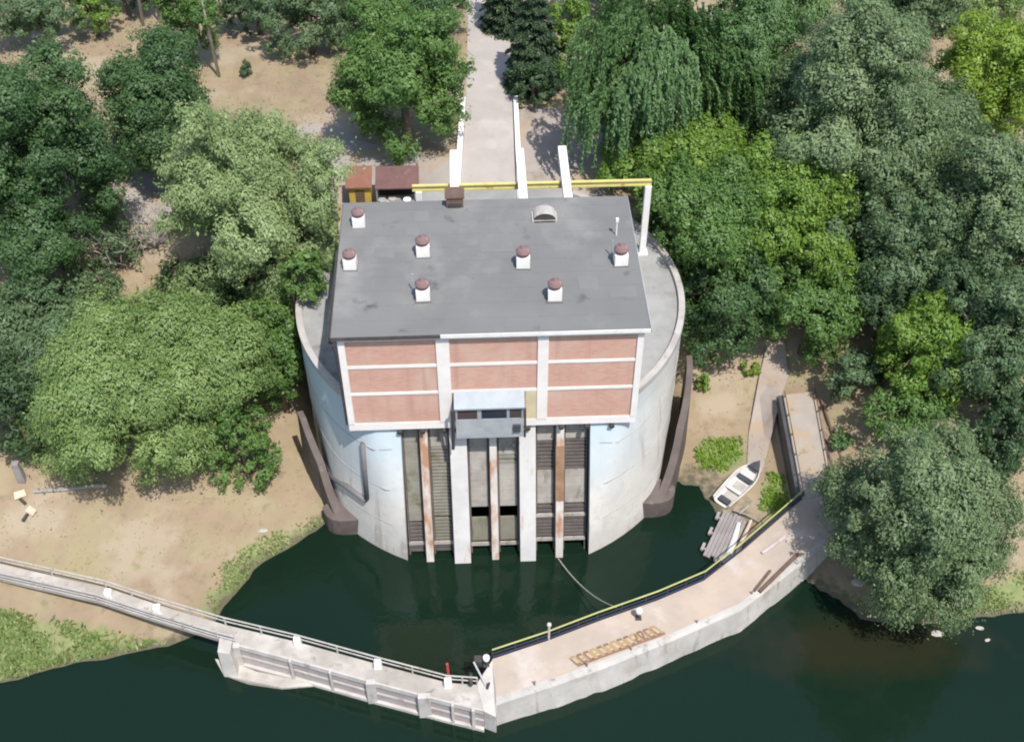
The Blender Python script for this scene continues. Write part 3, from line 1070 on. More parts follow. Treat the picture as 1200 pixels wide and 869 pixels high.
# rear outrigger beams on the roof and their winch box
for x0, x1, ye in ((-2.78, -2.06, 21.9), (2.58, 3.25, 21.9), (6.06, 6.74, 22.1)):
    b = MB()
    b.box(x0, x1, 15.09, ye, 22.0, 22.62)
    b.build('outrigger_beam', M['white_paint'], ps, bevel=.04)
b = MB()
b.box(-3.05, -1.75, 14.1, 15.3, 22.63, 23.5, M['rust_dark'])
b.box(-3.15, -1.65, 14.0, 15.4, 23.5, 23.62, M['rust_dark'])
b.box(-2.9, -1.9, 14.02, 14.09, 22.7, 23.0, M['dark_iron'])
b.build('winch_box', None, ps)

# yellow crane rail on white posts across the back of the deck
gc = thing('crane_rail', 'long yellow overhead crane rail behind the grey roof, ending on a white post', 'crane rail', (13.1, 18.0, 14.5))
b = MB()
b.box(-5.8, 13.3, 17.86, 18.14, 21.88, 21.98)
b.box(-5.8, 13.3, 17.95, 18.05, 21.56, 21.88)
b.box(-5.8, 13.3, 17.88, 18.12, 21.44, 21.56)
b.build('rail_beam', M['yellow_paint'], gc)
for x in (13.08, -5.3):
    b = MB()
    b.box(x - .26, x + .26, 17.76, 18.24, 14.5, 21.44)
    b.box(x - .45, x + .45, 17.55, 18.45, 14.5, 14.68)
    b.build('post', M['white_paint'], gc, bevel=.03)


# ------------------------------------------------------------------ curved retaining walls beside the drum
def ring_wall(s, a_tip, a_end, label):
    t = pol(17.2, s * a_tip, 0)
    w = thing('retaining_wall', label, 'retaining wall', (t[0], t[1], 0))
    b = MB()
    ang = np.linspace(a_tip, a_end, 30)
    vs, fs = [], []
    for a in ang:
        u = (a - a_tip) / (a_end - a_tip)
        zt = 1.7 + 6.0 * min(1, u * 1.15)
        ro = 17.75 - .75 * min(1, u * 2.2)
        ri = ro - .72 + .25 * u
        for rr, z in ((ri + .05, -2), (ri, zt), (ro, zt + .05), (ro + .25, -2)):
            vs.append(pol(rr, s * a, z))
    n = len(ang)
    for i in range(n - 1):
        for k in range(4):
            k2 = (k + 1) % 4
            fs.append((i * 4 + k, i * 4 + k2, (i + 1) * 4 + k2, (i + 1) * 4 + k))
    fs += [(0, 1, 2, 3), tuple((n - 1) * 4 + k for k in (3, 2, 1, 0))]
    b.add(vs, fs)
    b.build('wall', M['ring_brown'], w)
    b = MB()
    ang = np.linspace(a_tip - 5.5, a_tip + 5, 7)
    poly = [pol(16.2, s * a, 0)[:2] for a in ang] + [pol(r, s * a, 0)[:2] for a, r in zip(ang[::-1], (17.9, 18.15, 18.25, 18.15, 17.8, 17.3, 16.7))]
    b.prism(poly, -2, [1.95] * 7 + [1.85] * 7)
    b.build('end_block', M['ring_brown'], w, bevel=.06)
    return w


ring_wall(-1, 47.5, 70, 'curved brown concrete retaining wall along the left, shrubby side of the round station')
ring_wall(1, 51, 88, 'curved brown concrete retaining wall between the round station and the boat landing')

# ------------------------------------------------------------------ right-hand jetty
jt = thing('jetty', 'wide pale concrete jetty with battered white face and yellow handrail', 'jetty', (12, -11, 0))
IN = [(-.57, -13.2), (3.6, -11.8), (7.3, -10.35), (12.0, -8.66), (15.8, -7.0), (19.2, -4.35), (24.9, .55), (27.6, 2.6)]
OUT = [(-.40, -16.6), (4.3, -15.05), (7.55, -13.9), (12.6, -11.9), (18.0, -9.55), (21.4, -7.1), (27.1, -2.75), (30.6, -.1)]
BOT = [(-.42, -17.25), (4.3, -15.85), (7.6, -14.75), (12.9, -12.55), (18.5, -10.1), (21.9, -7.5), (27.6, -3.0), (31, -.4)]
DZ = 2.6


def subdiv(pl, k=5):
    pl = np.array(pl, float)
    out = []
    for a, b_ in zip(pl[:-1], pl[1:]):
        out += [a + (b_ - a) * t / k for t in range(k)]
    out.append(pl[-1])
    return np.array(out)


i5, o5, b5 = subdiv(IN), subdiv(OUT), subdiv(BOT)
n = len(i5)
b = MB()
vs = [(x, y, DZ) for x, y in i5] + [(x, y, DZ) for x, y in o5] + [(x, y, DZ - .6) for x, y in i5] + [(x, y, DZ - .6) for x, y in o5]
fs = []
for k in range(n - 1):
    fs += [(k, n + k, n + k + 1, k + 1), (2 * n + k, 2 * n + k + 1, 3 * n + k + 1, 3 * n + k), (k, k + 1, 2 * n + k + 1, 2 * n + k)]
fs += [(0, 2 * n, 3 * n, n), (n - 1, 2 * n - 1, 4 * n - 1, 3 * n - 1)]
b.add(vs, fs)
b.build('deck', M['jetty_deck'], jt)
b = MB()
rg = random.Random(5)
mid = [o5[k] * .72 + b5[k] * .28 for k in range(n)]
b.add([(x, y, DZ + .004) for x, y in o5] + [(x, y, DZ - .25) for x, y in mid] + [(x + rg.uniform(-.08, .08), y + rg.uniform(-.1, .12), -1.2) for x, y in b5]
      + [(x, y + .3, DZ + .004) for x, y in o5],
      [(k, n + k, n + k + 1, k + 1) for k in range(n - 1)] + [(n + k, 2 * n + k, 2 * n + k + 1, n + k + 1) for k in range(n - 1)]
      + [(3 * n + k, k, k + 1, 3 * n + k + 1) for k in range(n - 1)] + [(0, 3 * n, n), (3 * n, 2 * n, n)])
b.build('face_wall', M['jetty_face'], jt)
b = MB()
b.add([(x, y + .02, DZ - .61) for x, y in i5] + [(x + .3, y + .1, -1.5) for x, y in i5], [(k, k + 1, n + k + 1, n + k) for k in range(n - 1)])
b.build('inner_wall', M['concrete'], jt)
# railing
b = MB()
rail = [(x, y + .1, DZ + 1.05) for x, y in i5[:n - 5]]
b.tube(rail, .065, 6)
b.build('handrail', M['yellow_rail'], jt)
b = MB()
b.tube([(x, y + .1, DZ + .55) for x, y in i5[:n - 5]], .03, 6)
for k in range(n - 6):
    p, q = i5[k], i5[k + 1]
    b.hexa([(p[0], p[1] + .06, DZ - .05), (q[0], q[1] + .06, DZ - .05), (q[0], q[1] + .12, DZ - .05), (p[0], p[1] + .12, DZ - .05),
            (p[0], p[1] + .06, DZ + .18), (q[0], q[1] + .06, DZ + .18), (q[0], q[1] + .12, DZ + .18), (p[0], p[1] + .12, DZ + .18)])
b.build('mid_rail', M['navy'], jt)
for k in range(0, n - 5, 2):
    b = MB()
    x, y = i5[k]
    b.tube([(x, y + .1, DZ - .1), (x, y + .1, DZ + 1.05)], .045, 6)
    b.build('rail_post', M['navy'], jt)
# corner block where both walkways meet
b = MB()
b.prism([(-1.75, -15.2), (-.55, -13.25), (-.36, -15.93), (-.44, -17.6), (-1.3, -17.2)], -1.5, [2.7, 2.7, 2.7, 2.2, 2.4])
b.build('corner_block', M['concrete_pale'], jt, bevel=.05)
for k in (3, 8, 12, 17, 22):
    b = MB()
    x, y = o5[k] * .93 + i5[k] * .07
    b.tube([(x, y, DZ), (x, y, DZ + rg.uniform(.25, .6))], .06, 6)
    b.build('railing_stub', M['timber_grey'], jt)

# things on the jetty
zz = DZ + .006
A, B = at(667, 771, zz), at(768, 733, zz)
C_, D_ = at(676, 779, zz), at(779, 741, zz)
b = MB()


def stroke(p, q, w, m, k):
    p, q = np.array(p), np.array(q)
    d = (q - p) / np.linalg.norm(q - p)
    sd_ = np.array([-d[1], d[0], 0]) * w / 2
    up_ = np.array([0, 0, .0012 * k])
    b.add([p - sd_ + up_, q - sd_ + up_, q + sd_ + up_, p + sd_ + up_], [(0, 1, 2, 3)], m)


ochre = mat('worn_ochre_paint', (0.34, 0.24, 0.10), (0.30, 0.20, 0.11), 1.4, spots=[((0.42, 0.345, 0.28), 1.1, .58, .68)])
brown = mat('worn_brown_paint', (0.17, 0.10, 0.07), (0.22, 0.14, 0.10), 1.4, spots=[((0.41, 0.34, 0.28), 1.3, .62, .70)])
mrng = random.Random(21)
stroke(C_, D_, .30, brown, 0)
for k in range(13):
    t0, t1 = (k + .08) / 13, (k + .80) / 13
    a0, a1 = A + (B - A) * t0, A + (B - A) * t1
    c0, c1 = C_ + (D_ - C_) * t0, C_ + (D_ - C_) * t1
    mm_ = brown if k in (0, 1, 2, 9, 10, 11, 12) else ochre
    stroke(a0, c0, .15, mm_, 1)
    stroke(a1, c1, .15, ochre, 2)
    stroke(a0, a1, .20, brown if k % 3 else ochre, 3)
    if k % 2:
        stroke((a0 + c0) / 2, (a1 + c1) / 2, .12, ochre, 4)
    if k in (9, 10):
        stroke(c0, a1, .15, brown, 5)
b.build('painted_marking', None, jt)
for (p0, p1), lb, mm, w in ((((884, 692), (903, 668)), 'short dark brown timber lying on the jetty beside a longer one', 'rust_dark', .16),
                            (((890, 693), (936, 648)), 'long dark brown timber lying on the jetty near its outer edge', 'rust_dark', .26),
                            (((893, 648), (921, 628)), 'faint brown plank lying on the jetty near the big grey willow', 'jetty_deck', .22)):
    b = MB()
    P0, P1 = at(*p0, DZ + .12), at(*p1, DZ + .12)
    b.beam(P0 - P0, P1 - P0, w, .2)
    o = b.build('timber', M[mm] if mm != 'jetty_deck' else M['walk_side'], off=tuple(P0), bevel=.02)
    tag(o, lb, 'timber', 'timbers lying on the jetty')
for px, py, dx, lb in ((570, 779, -.45, 'white floodlight with black bracket on the jetty corner next to the leaning strut'),
                       (748, 724, .0, 'white floodlight on short dark stand halfway along the jetty rail')):
    p = at(px, py, DZ)
    f = thing('floodlight', lb, 'floodlight', tuple(p), 'floodlights on the jetty')
    b = MB()
    b.tube([p, p + (0, 0, .75)], .09, 8)
    b.box(p[0] - .22, p[0] + .22, p[1] - .2, p[1] + .2, p[2], p[2] + .1)
    b.build('stand', M['dark_iron'], f)
    b = MB()
    b.lathe(p + (0, 0, .7), [(.14, 0), (.24, .08), (.26, .38), (.2, .47), (.07, .52)], 14)
    b.build('lamp_head', M['white_paint'], f, smooth=True)
    if dx:
        b = MB()
        b.box(p[0] - .85, p[0] - .32, p[1] - .2, p[1] + .35, p[2] + .15, p[2] + .8)
        b.build('bracket', M['dark_iron'], f)
p = at(643, 748, DZ)
b = MB()
b.tube([(0, 0, -.3), (0, 0, 1.7)], .09, 8, M['concrete_pale'])
b.lathe((0, 0, 1.65), [(.1, 0), (.16, .05), (.16, .26), (.08, .32)], 10, M['concrete_pale'])
tag(b.build('bollard', None, off=tuple(p)), 'tall pale round topped bollard standing at the yellow rail of the jetty', 'bollard')
p = at(526, 795, DZ)
b = MB()
b.tube([(0, 0, -.2), (-.05, .05, 1.9)], .1, 8, M['red_pole'])
b.tube([(0, 0, -.1), (0, 0, .12)], .22, 8, M['red_pole'])
tag(b.build('marker_pole', None, off=tuple(p)), 'red marker pole standing at the end of the narrow footbridge', 'pole')
p = at(571, 806, DZ)
q = at(555, 775, DZ + .8)
b = MB()
b.tube([p - p, q - p], .07, 8, M['steel_grey'])
b.tube([p - p, at(573, 800, DZ + .6) - p], .1, 8, M['dark_iron'])
tag(b.build('strut', None, off=tuple(p)), 'thin leaning grey strut on the corner block between both walkways', 'strut')
p0, p1 = np.array((4.95, -3.0, .6)), at(722, 711, DZ + .9)
b = MB()
pts = [(p0 + (p1 - p0) * t) - np.array((0, 0, 1.0 * 4 * t * (1 - t))) - p0 for t in np.linspace(0, 1, 14)]
b.tube(pts, .045, 6)
tag(b.build('mooring_rope', M['rope'], off=tuple(p0)), 'slack mooring rope from a slim pier across the water to the jetty rail', 'rope')
# tyre lying against the corner
p = at(552, 800, DZ)
b = MB()
vs, fs = [], []
for i in range(20):
    a = 2 * math.pi * i / 20
    for k in range(8):
        t = 2 * math.pi * k / 8
        rr = .36 + .14 * math.cos(t)
        vs.append((.14 * math.sin(t), rr * math.cos(a), .5 + rr * math.sin(a)))
for i in range(20):
    for k in range(8):
        fs.append((i * 8 + k, i * 8 + (k + 1) % 8, ((i + 1) % 20) * 8 + (k + 1) % 8, ((i + 1) % 20) * 8 + k))
b.add(vs, fs, M['dark_iron'])
tag(b.build('tyre', None, off=tuple(p), smooth=True), 'upright black tyre fender where the narrow footbridge meets the jetty', 'tyre')

# ------------------------------------------------------------------ left footbridge
fb = thing('footbridge', 'narrow pale concrete footbridge with railings, running from the grassy bank to the jetty', 'footbridge', (-19, -10, 0))
FAR = [(-41.5, -2.2), (-38.4, -3.2), (-29.7, -5.8), (-25.5, -7.5), (-20.2, -9.5), (-14.75, -11.2), (-8.8, -13.3), (-3.8, -15.0), (-1.7, -15.25)]
NEAR = [(-41.9, -3.4), (-38.8, -4.4), (-30.1, -7.0), (-25.9, -8.7), (-20.6, -10.7), (-15.2, -12.5), (-9.3, -14.6), (-4.2, -16.3), (-1.3, -17.2)]
fa, ne = subdiv(FAR, 4), subdiv(NEAR, 4)
n = len(fa)
b = MB()
vs = [(x, y, DZ) for x, y in fa] + [(x, y, DZ) for x, y in ne] + [(x, y, DZ - .35) for x, y in fa] + [(x, y, DZ - .35) for x, y in ne]
fs = []
for k in range(n - 1):
    fs += [(k, n + k, n + k + 1, k + 1), (n + k, 3 * n + k, 3 * n + k + 1, n + k + 1), (k, k + 1, 2 * n + k + 1, 2 * n + k),
           (2 * n + k, 2 * n + k + 1, 3 * n + k + 1, 3 * n + k)]
fs += [(0, 2 * n, 3 * n, n), (n - 1, 2 * n - 1, 4 * n - 1, 3 * n - 1)]
b.add(vs, fs)
b.build('deck', M['walk_deck'], fb)
# far railing
b = MB()
b.tube([(x, y, DZ + .95) for x, y in fa], .06, 6)
b.tube([(x, y, DZ + .5) for x, y in fa], .05, 6)
b.build('railing', M['rail_grey'], fb)
for k in range(0, n, 2):
    b = MB()
    b.tube([(*fa[k], DZ - .1), (*fa[k], DZ + .95)], .065, 6)
    b.build('rail_post', M['rail_grey'], fb)
b = MB()
hn = 18
b.tube([(x, y, DZ + .9) for x, y in ne[:hn]], .06, 6)
b.tube([(x, y, DZ + .45) for x, y in ne[:hn]], .055, 6)
b.build('railing', M['rail_grey'], fb)
for k in range(0, hn, 2):
    b = MB()
    b.tube([(*ne[k], DZ - .1), (*ne[k], DZ + .9)], .06, 6)
    b.build('rail_post', M['rail_grey'], fb)
# white lamp blocks along the walkway
for px, py in ((128, 698), (185, 716), (349, 753), (443, 780), (525, 802)):
    p = at(px, py, DZ)
    b = MB()
    s = .30
    b.hexa([(p[0] - s, p[1] - s, DZ - .1), (p[0] + s, p[1] - s, DZ - .1), (p[0] + s, p[1] + s, DZ - .1), (p[0] - s, p[1] + s, DZ - .1),
            (p[0] - s * .85, p[1] - s * .85, DZ + .7), (p[0] + s * .85, p[1] - s * .85, DZ + .7), (p[0] + s * .85, p[1] + s * .85, DZ + .7), (p[0] - s * .85, p[1] + s * .85, DZ + .7)])
    b.build('white_block', M['white_paint'], fb, bevel=.08)
# side wall under the deck over the water: plinth, recessed panels, ribs
k0 = 17
b = MB()
b.add([(x, y - .04, DZ - .36) for x, y in ne[k0:]] + [(x, y - .10, -1.2) for x, y in ne[k0:]], [(k, n - k0 + k, n - k0 + k + 1, k + 1) for k in range(n - k0 - 1)])
b.add([(x, y, -1.2) for x, y in fa[k0:]] + [(x, y, DZ - .36) for x, y in fa[k0:]], [(k, n - k0 + k, n - k0 + k + 1, k + 1) for k in range(n - k0 - 1)])
b.build('side_wall', M['walk_panel'], fb)
for za, zb, o_ in ((DZ - .42, DZ + .012, .12), (1.15, 1.3, .08), (-.6, .28, .3)):
    b = MB()
    for k in range(k0, n - 1):
        p, q = ne[k], ne[k + 1]
        b.hexa([(p[0], p[1] - o_ - .06, za), (q[0], q[1] - o_ - .06, za), (q[0], q[1] + .0, za), (p[0], p[1] + .0, za),
                (p[0], p[1] - o_ - .02, zb), (q[0], q[1] - o_ - .02, zb), (q[0], q[1] + .0, zb), (p[0], p[1] + .0, zb)])
    b.build('edge_beam', M['concrete_pale'], fb)
for k, w in ((17, .5), (20, .2), (22, .18), (24, .7), (27, .9), (29, .2), (31, .25)):
    x, y = ne[k]
    b = MB()
    b.box(x - w / 2, x + w / 2, y - .34, y + .1, -1.2, DZ + (.03 if w < .6 else .1))
    b.build('rib', M['concrete_pale'], fb, bevel=.04)
# broad white abutment
x, y = at(265, 750, DZ)[:2]
b = MB()
b.hexa([(x - .4, y - 1.55, -1), (x + .75, y - 1.75, -1), (x + .75, y + .3, -1), (x - .4, y + .3, -1), (x - .5, y - 1.0, 2.72), (x + .45, y - 1.2, 2.72), (x + .45, y + .5, 2.72), (x - .5, y + .5, 2.72)])
b.build('abutment', M['concrete_pale'], fb, bevel=.06)
# pale stony footing at the water line
b = MB()
pl = [at(*q, .15)[:2] for q in ((252, 772), (270, 775), (300, 786), (340, 795), (372, 797), (366, 803), (330, 806), (290, 800), (262, 790))]
b.prism(pl, -.8, [.22 + .1 * math.sin(i * 2.1) for i in range(len(pl))])
b.build('footing', M['stone'], fb)

# ------------------------------------------------------------------ boat landing on the right
rp = [(24.6, 9.4), (27.3, 9.9), (27.2, 5), (27.0, .3), (25.0, .5), (24.8, 5)]
rz = [4.9, 5.0, 4.2, 2.75, 2.68, 4.0]
b = MB()
P = [at(917, 462, 4.0), at(955, 458, 4.0), at(977, 578, 2.68), at(940, 585, 2.68)]
b.prism([p[:2] for p in P][::-1], -.5, [p[2] for p in P][::-1])
rt = thing('slipway', 'sloping pale concrete ramp slab with shade-coloured side wall rising from the jetty to the trees', 'ramp', tuple(P[3]))
b.build('slab', M['apron_grey'], rt, bevel=.05)
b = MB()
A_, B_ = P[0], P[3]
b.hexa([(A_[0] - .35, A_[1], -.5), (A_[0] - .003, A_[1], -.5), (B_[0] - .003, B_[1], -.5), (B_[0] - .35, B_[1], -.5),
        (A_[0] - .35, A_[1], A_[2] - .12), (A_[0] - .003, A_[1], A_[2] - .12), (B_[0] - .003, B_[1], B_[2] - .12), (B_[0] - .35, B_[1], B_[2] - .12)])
b.build('side_wall', M['slate_dark'], rt)  # ramp's shaded left face: the shade is put into its dark colour
for A_, B_, dx in ((P[0], P[3], .12), (P[1], P[2], -.12)):
    b = MB()
    b.tube([A_ + (dx, 0, .45), B_ + (dx, 0, .45)], .05, 6)
    for t in np.linspace(.03, .97, 6):
        q = A_ + (B_ - A_) * t + (dx, 0, 0)
        b.tube([q, q + (0, 0, .45)], .04, 6)
    b.build('guard_rail', M['rust_dark'], rt)
gpoly = [at(920, 448, 5.2), at(940, 440, 5.2), at(958, 472, 4.6), at(912, 478, 4.6)]
for (p0, p1), lb in ((((952, 470), (980, 566)), 'rusty pipe lying beside the ramp slab, nearer the slab'), (((962, 470), (992, 560)), 'rusty pipe lying beside the ramp slab, nearer the bushes')):
    A, B = ground_at(*p0), ground_at(*p1)
    A[2] += .2; B[2] += .2
    mid_ = (A + B) / 2
    mid_[2] = max(mid_[2], float(height(mid_[0], mid_[1])) + .15)
    b = MB()
    b.tube([A - A, mid_ - A, B - A], .11, 8)
    tag(b.build('pipe', M['rust_dark'], off=tuple(A)), lb, 'pipe', 'rusty pipes by the ramp')


def rowing_boat():
    a, bb = at(848, 584, .9), at(888, 544, 1.2)
    ax = (bb - a)[:2]
    yaw = math.atan2(ax[1], ax[0])
    L = float(np.hypot(*ax)) + .6
    c = (a + bb) / 2
    zg = max(float(height(c[0], c[1])), 0) + .28
    t = thing('rowing_boat', 'small white open boat with dark seat, drawn up on the shore beside the inlet', 'boat', (c[0], c[1], zg))
    t.rotation_euler = (0, R(-4), yaw)
    t['_org'] = [0.0, 0.0, 0.0]
    st = np.linspace(-.5, .5, 13)
    def half(u, z):     # u along -0.5 stern .. 0.5 bow
        w = .80 * (1 - max(0, (u - .05) / .45) ** 2.2) if u > .05 else .80 - .14 * ((.05 - u) / .55) ** 1.5
        return max(w, .05) * 1.3
    prof = [(0.0, -.28), (.55, -.26), (.85, 0.0), (1.0, .42), (.9, .43), (.78, .05), (.5, -.12), (0, -.14)]
    vs, fs = [], []
    for u in st:
        w = half(u, 1)
        sheer = .16 * max(0, u) ** 1.5 * 2
        up = .18 * max(0, (u - .25) / .25) ** 2
        row = []
        for sgn in (1, -1):
            pr = prof if sgn == 1 else prof[::-1]
            for k, (f, z) in enumerate(pr):
                row.append((u * L, sgn * f * w, z + sheer + (up if z < .2 else 0)))
        vs += row
    n = 16
    for i in range(len(st) - 1):
        for k in range(n):
            k2 = (k + 1) % n
            fs.append((i * n + k, i * n + k2, (i + 1) * n + k2, (i + 1) * n + k))
    fs += [tuple(range(n)), tuple((len(st) - 1) * n + k for k in range(n))[::-1]]
    b = MB(); b.add(vs, fs, M['boat_white'])
    b.build('hull', None, t, off=(0, 0, 0))
    b = MB()
    b.box(-.46 * L, -.42 * L + .3, -.5, .5, -.05, .2)
    b.build('stern_seat', M['slate_dark'], t, off=(0, 0, 0))
    b = MB()
    b.box(.08 * L, .08 * L + .42, -.72, .72, .14, .24)
    b.build('seat', M['slate_dark'], t, off=(0, 0, 0))
    b = MB()
    b.box(-.2 * L, -.2 * L + .3, -.7, .7, .14, .22)
    b.build('seat', M['boat_white'], t, off=(0, 0, 0))
    b = MB()
    b.prism([(.32 * L, -.52), (.42 * L, -.34), (.505 * L, 0), (.42 * L, .34), (.32 * L, .52)], .36, [.56, .6, .7, .6, .56])
    b.build('bow_cover', M['slate_dark'], t, off=(0, 0, 0))
    b = MB()
    b.prism([(-.40 * L, -.45), (.05 * L, -.5), (.05 * L, .5), (-.40 * L, .45)], -.12, -.06)
    b.build('floorboard', M['boat_inside'], t, off=(0, 0, 0))


rowing_boat()
# sunken grey raft and driftwood
rc = at(848, 632, .25)
raft = thing('raft', 'old grey plank raft half sunk against the bank below the white boat', 'raft', (rc[0], rc[1], 0))
A, B = at(862, 604, .3), at(838, 656, .3)
ax = (B - A); ax /= np.linalg.norm(ax); sd = np.array([-ax[1], ax[0], 0])
b = MB()
rr_ = random.Random(3)
for k in range(7):
    o_ = (k - 3) * .30
    e0, e1 = rr_.uniform(-.15, .3), rr_.uniform(-.3, .2)
    b.beam(A + sd * o_ + ax * e0 + (0, 0, .04), B + sd * o_ + ax * e1 + (0, 0, .0), .27, .14)
b.build('plank', M['timber_grey'], raft)
b = MB()
for t in (.15, .5, .85):
    c = A + (B - A) * t
    b.beam(c - sd * 1.45 + (0, 0, -.1), c + sd * 1.45 + (0, 0, -.1), .2, .16)
    b.beam(c - sd * 1.3 + ax * .4 + (0, 0, .13), c - sd * 1.3 - ax * .35 + (0, 0, .13), .22, .2)
b.build('crosspiece', M['dead_wood'], raft)
for i, (p0, p1, w, lb, mm) in enumerate([((862, 650), (880, 610), .2, 'pale bleached log lying between the raft and the jetty', 'pale_board'),
                                     ((855, 648), (866, 612), .26, 'grey white board lying on the raft edge', 'white_paint'),
                                     ((866, 602), (882, 590), .12, 'thin bleached branch lying above the raft under the boat', 'dead_wood'),
                                     ((860, 598), (890, 612), .1, 'thin forked branch lying across the reeds behind the raft', 'dead_wood')]):
    A, B = at(*p0, .5), at(*p1, .6)
    A[2] = max(float(height(A[0], A[1])), 0) + .35; B[2] = max(float(height(B[0], B[1])), 0) + .35
    b = MB()
    b.tube([A - A, (B - A) * .5 + (0.05, .05, .06), B - A], [w, w * .9, w * .6], 7)
    tag(b.build('driftwood', M[mm], off=tuple(A)), lb, 'driftwood', 'driftwood by the raft')


# ------------------------------------------------------------------ sheds behind the hall, fences
def shed_at(px, py):
    return at(px, py, 14.1)


kc = np.array((-10.9, 26.6, 14.0))
k = thing('kiosk', 'small yellow kiosk with rusty orange roof at the left back corner of the hall', 'kiosk', tuple(kc))
b = MB(); b.box(-11.85, -9.95, 25.9, 27.6, 13.9, 16.3); b.build('wall', M['kiosk_yellow'], k)
b = MB(); b.hexa([(-12.1, 25.6, 16.3), (-9.8, 25.6, 16.3), (-9.8, 27.9, 17.0), (-12.1, 27.9, 17.0), (-12.1, 25.6, 16.42), (-9.8, 25.6, 16.42), (-9.8, 27.9, 17.12), (-12.1, 27.9, 17.12)])
b.build('roof', M['rust_roof'], k)
b = MB(); b.box(-11.3, -10.5, 25.85, 25.898, 13.95, 15.9); b.build('door', M['rust_dark'], k)
s = thing('lean_to', 'open lean-to shelter with brown sheet roof beside the yellow kiosk', 'shelter', (-7.7, 26.5, 14.0))
b = MB(); b.hexa([(-9.5, 25.4, 16.3), (-5.7, 25.4, 16.3), (-5.7, 27.9, 16.9), (-9.5, 27.9, 16.9), (-9.5, 25.4, 16.42), (-5.7, 25.4, 16.42), (-5.7, 27.9, 17.02), (-9.5, 27.9, 17.02)])
b.build('roof', M['brown_roof'], s)
for x in (-9.4, -5.8):
    for y in (25.5, 27.75):
        b = MB(); b.tube([(x, y, 13.9), (x, y, 16.32)], .07, 6); b.build('post', M['timber_grey'], s)
b = MB(); b.box(-9.4, -5.8, 27.65, 27.75, 14.0, 16.6); b.build('back_wall', M['dark_iron'], s)
for i, (x, y, mm, lb) in enumerate([(-9.0, 25.75, 'booth_roof', 'pale blue grey barrel under the brown shelter, next to the yellow kiosk'),
                                (-8.1, 25.9, 'concrete', 'grey barrel under the middle of the brown shelter'),
                                (-6.8, 25.7, 'white_paint', 'white barrel under the far end of the brown shelter')]):
    b = MB()
    b.lathe((0, 0, 0), [(.34, 0), (.36, .05), (.34, .1), (.36, .5), (.36, .55), (.34, .95), (.36, 1.0), (.33, 1.02)], 14)
    tag(b.build('barrel', M[mm], off=(x, y, 14.0), smooth=False), lb, 'barrel', 'barrels under the brown shelter')
for (x0, x1, y), lb in (((-5.6, -2.6, 24.6), 'low iron fence between the brown shelter and the road'), ((3.5, 10.4, 24.9), 'low iron fence right of the road behind the hall')):
    f = thing('iron_fence', lb, 'fence', ((x0 + x1) / 2, y, 14.2))
    b = MB()
    for z in (14.5, 15.2):
        b.tube([(x0, y, z), (x1, y, z)], .04, 6)
    b.build('rail', M['timber_grey'], f)
    for x in np.arange(x0, x1 + .01, (x1 - x0) / max(4, round((x1 - x0) / .75))):
        b = MB(); b.tube([(x, y, 13.8), (x, y, 15.3)], .05, 6); b.build('fence_post', M['timber_grey'], f)

# left bank oddments
p = ground_at(26, 562)
b = MB()
b.hexa([(-.32, -.3, -.3), (.32, -.3, -.3), (.32, .3, -.3), (-.32, .3, -.3), (-.27, -.25, 2.1), (.27, -.25, 2.1), (.27, .25, 2.1), (-.27, .25, 2.1)])
tag(b.build('gatepost', M['timber_grey'], off=tuple(p), bevel=.05), 'stout grey post at the edge of the dark trees on the left bank', 'post')
for px, py, rz_, lb in ((24, 581, .4, 'pale broken board leaning by the foot of the grey post'), (37, 600, -.7, 'pale broken board with dark end below the grey post')):
    p = ground_at(px, py)
    t = thing('broken_board', lb, 'board', (p[0], p[1], p[2]), 'broken boards on the left bank')
    t['_org'] = [0., 0., 0.]
    b = MB()
    b.hexa([(-.6, -.35, .05), (.6, -.3, .05), (.55, .35, .35), (-.5, .3, .45), (-.6, -.35, .15), (.6, -.3, .15), (.55, .35, .45), (-.5, .3, .55)])
    b.build('board', M['pale_board'], t, off=(0, 0, 0))
    b = MB(); b.beam((-.1, -.4, .06), (.3, -1.3, .1), .3, .18); b.build('board_leg', M['dark_iron'], t, off=(0, 0, 0))
    t.rotation_euler[2] = rz_
    t.scale = (.75, .75, .75)
A, B = ground_at(40, 577), ground_at(126, 570)
b = MB()
pts = []
for t in np.linspace(0, 1, 8):
    q = A + (B - A) * t
    pts.append(np.array((q[0], q[1], float(height(q[0], q[1])) + .16)) - A)
b.tube(pts, .17, 8)
tag(b.build('fallen_log', M['dead_wood'], off=tuple(A)), 'long straight log lying on bare sand under the big pale green bush', 'log')

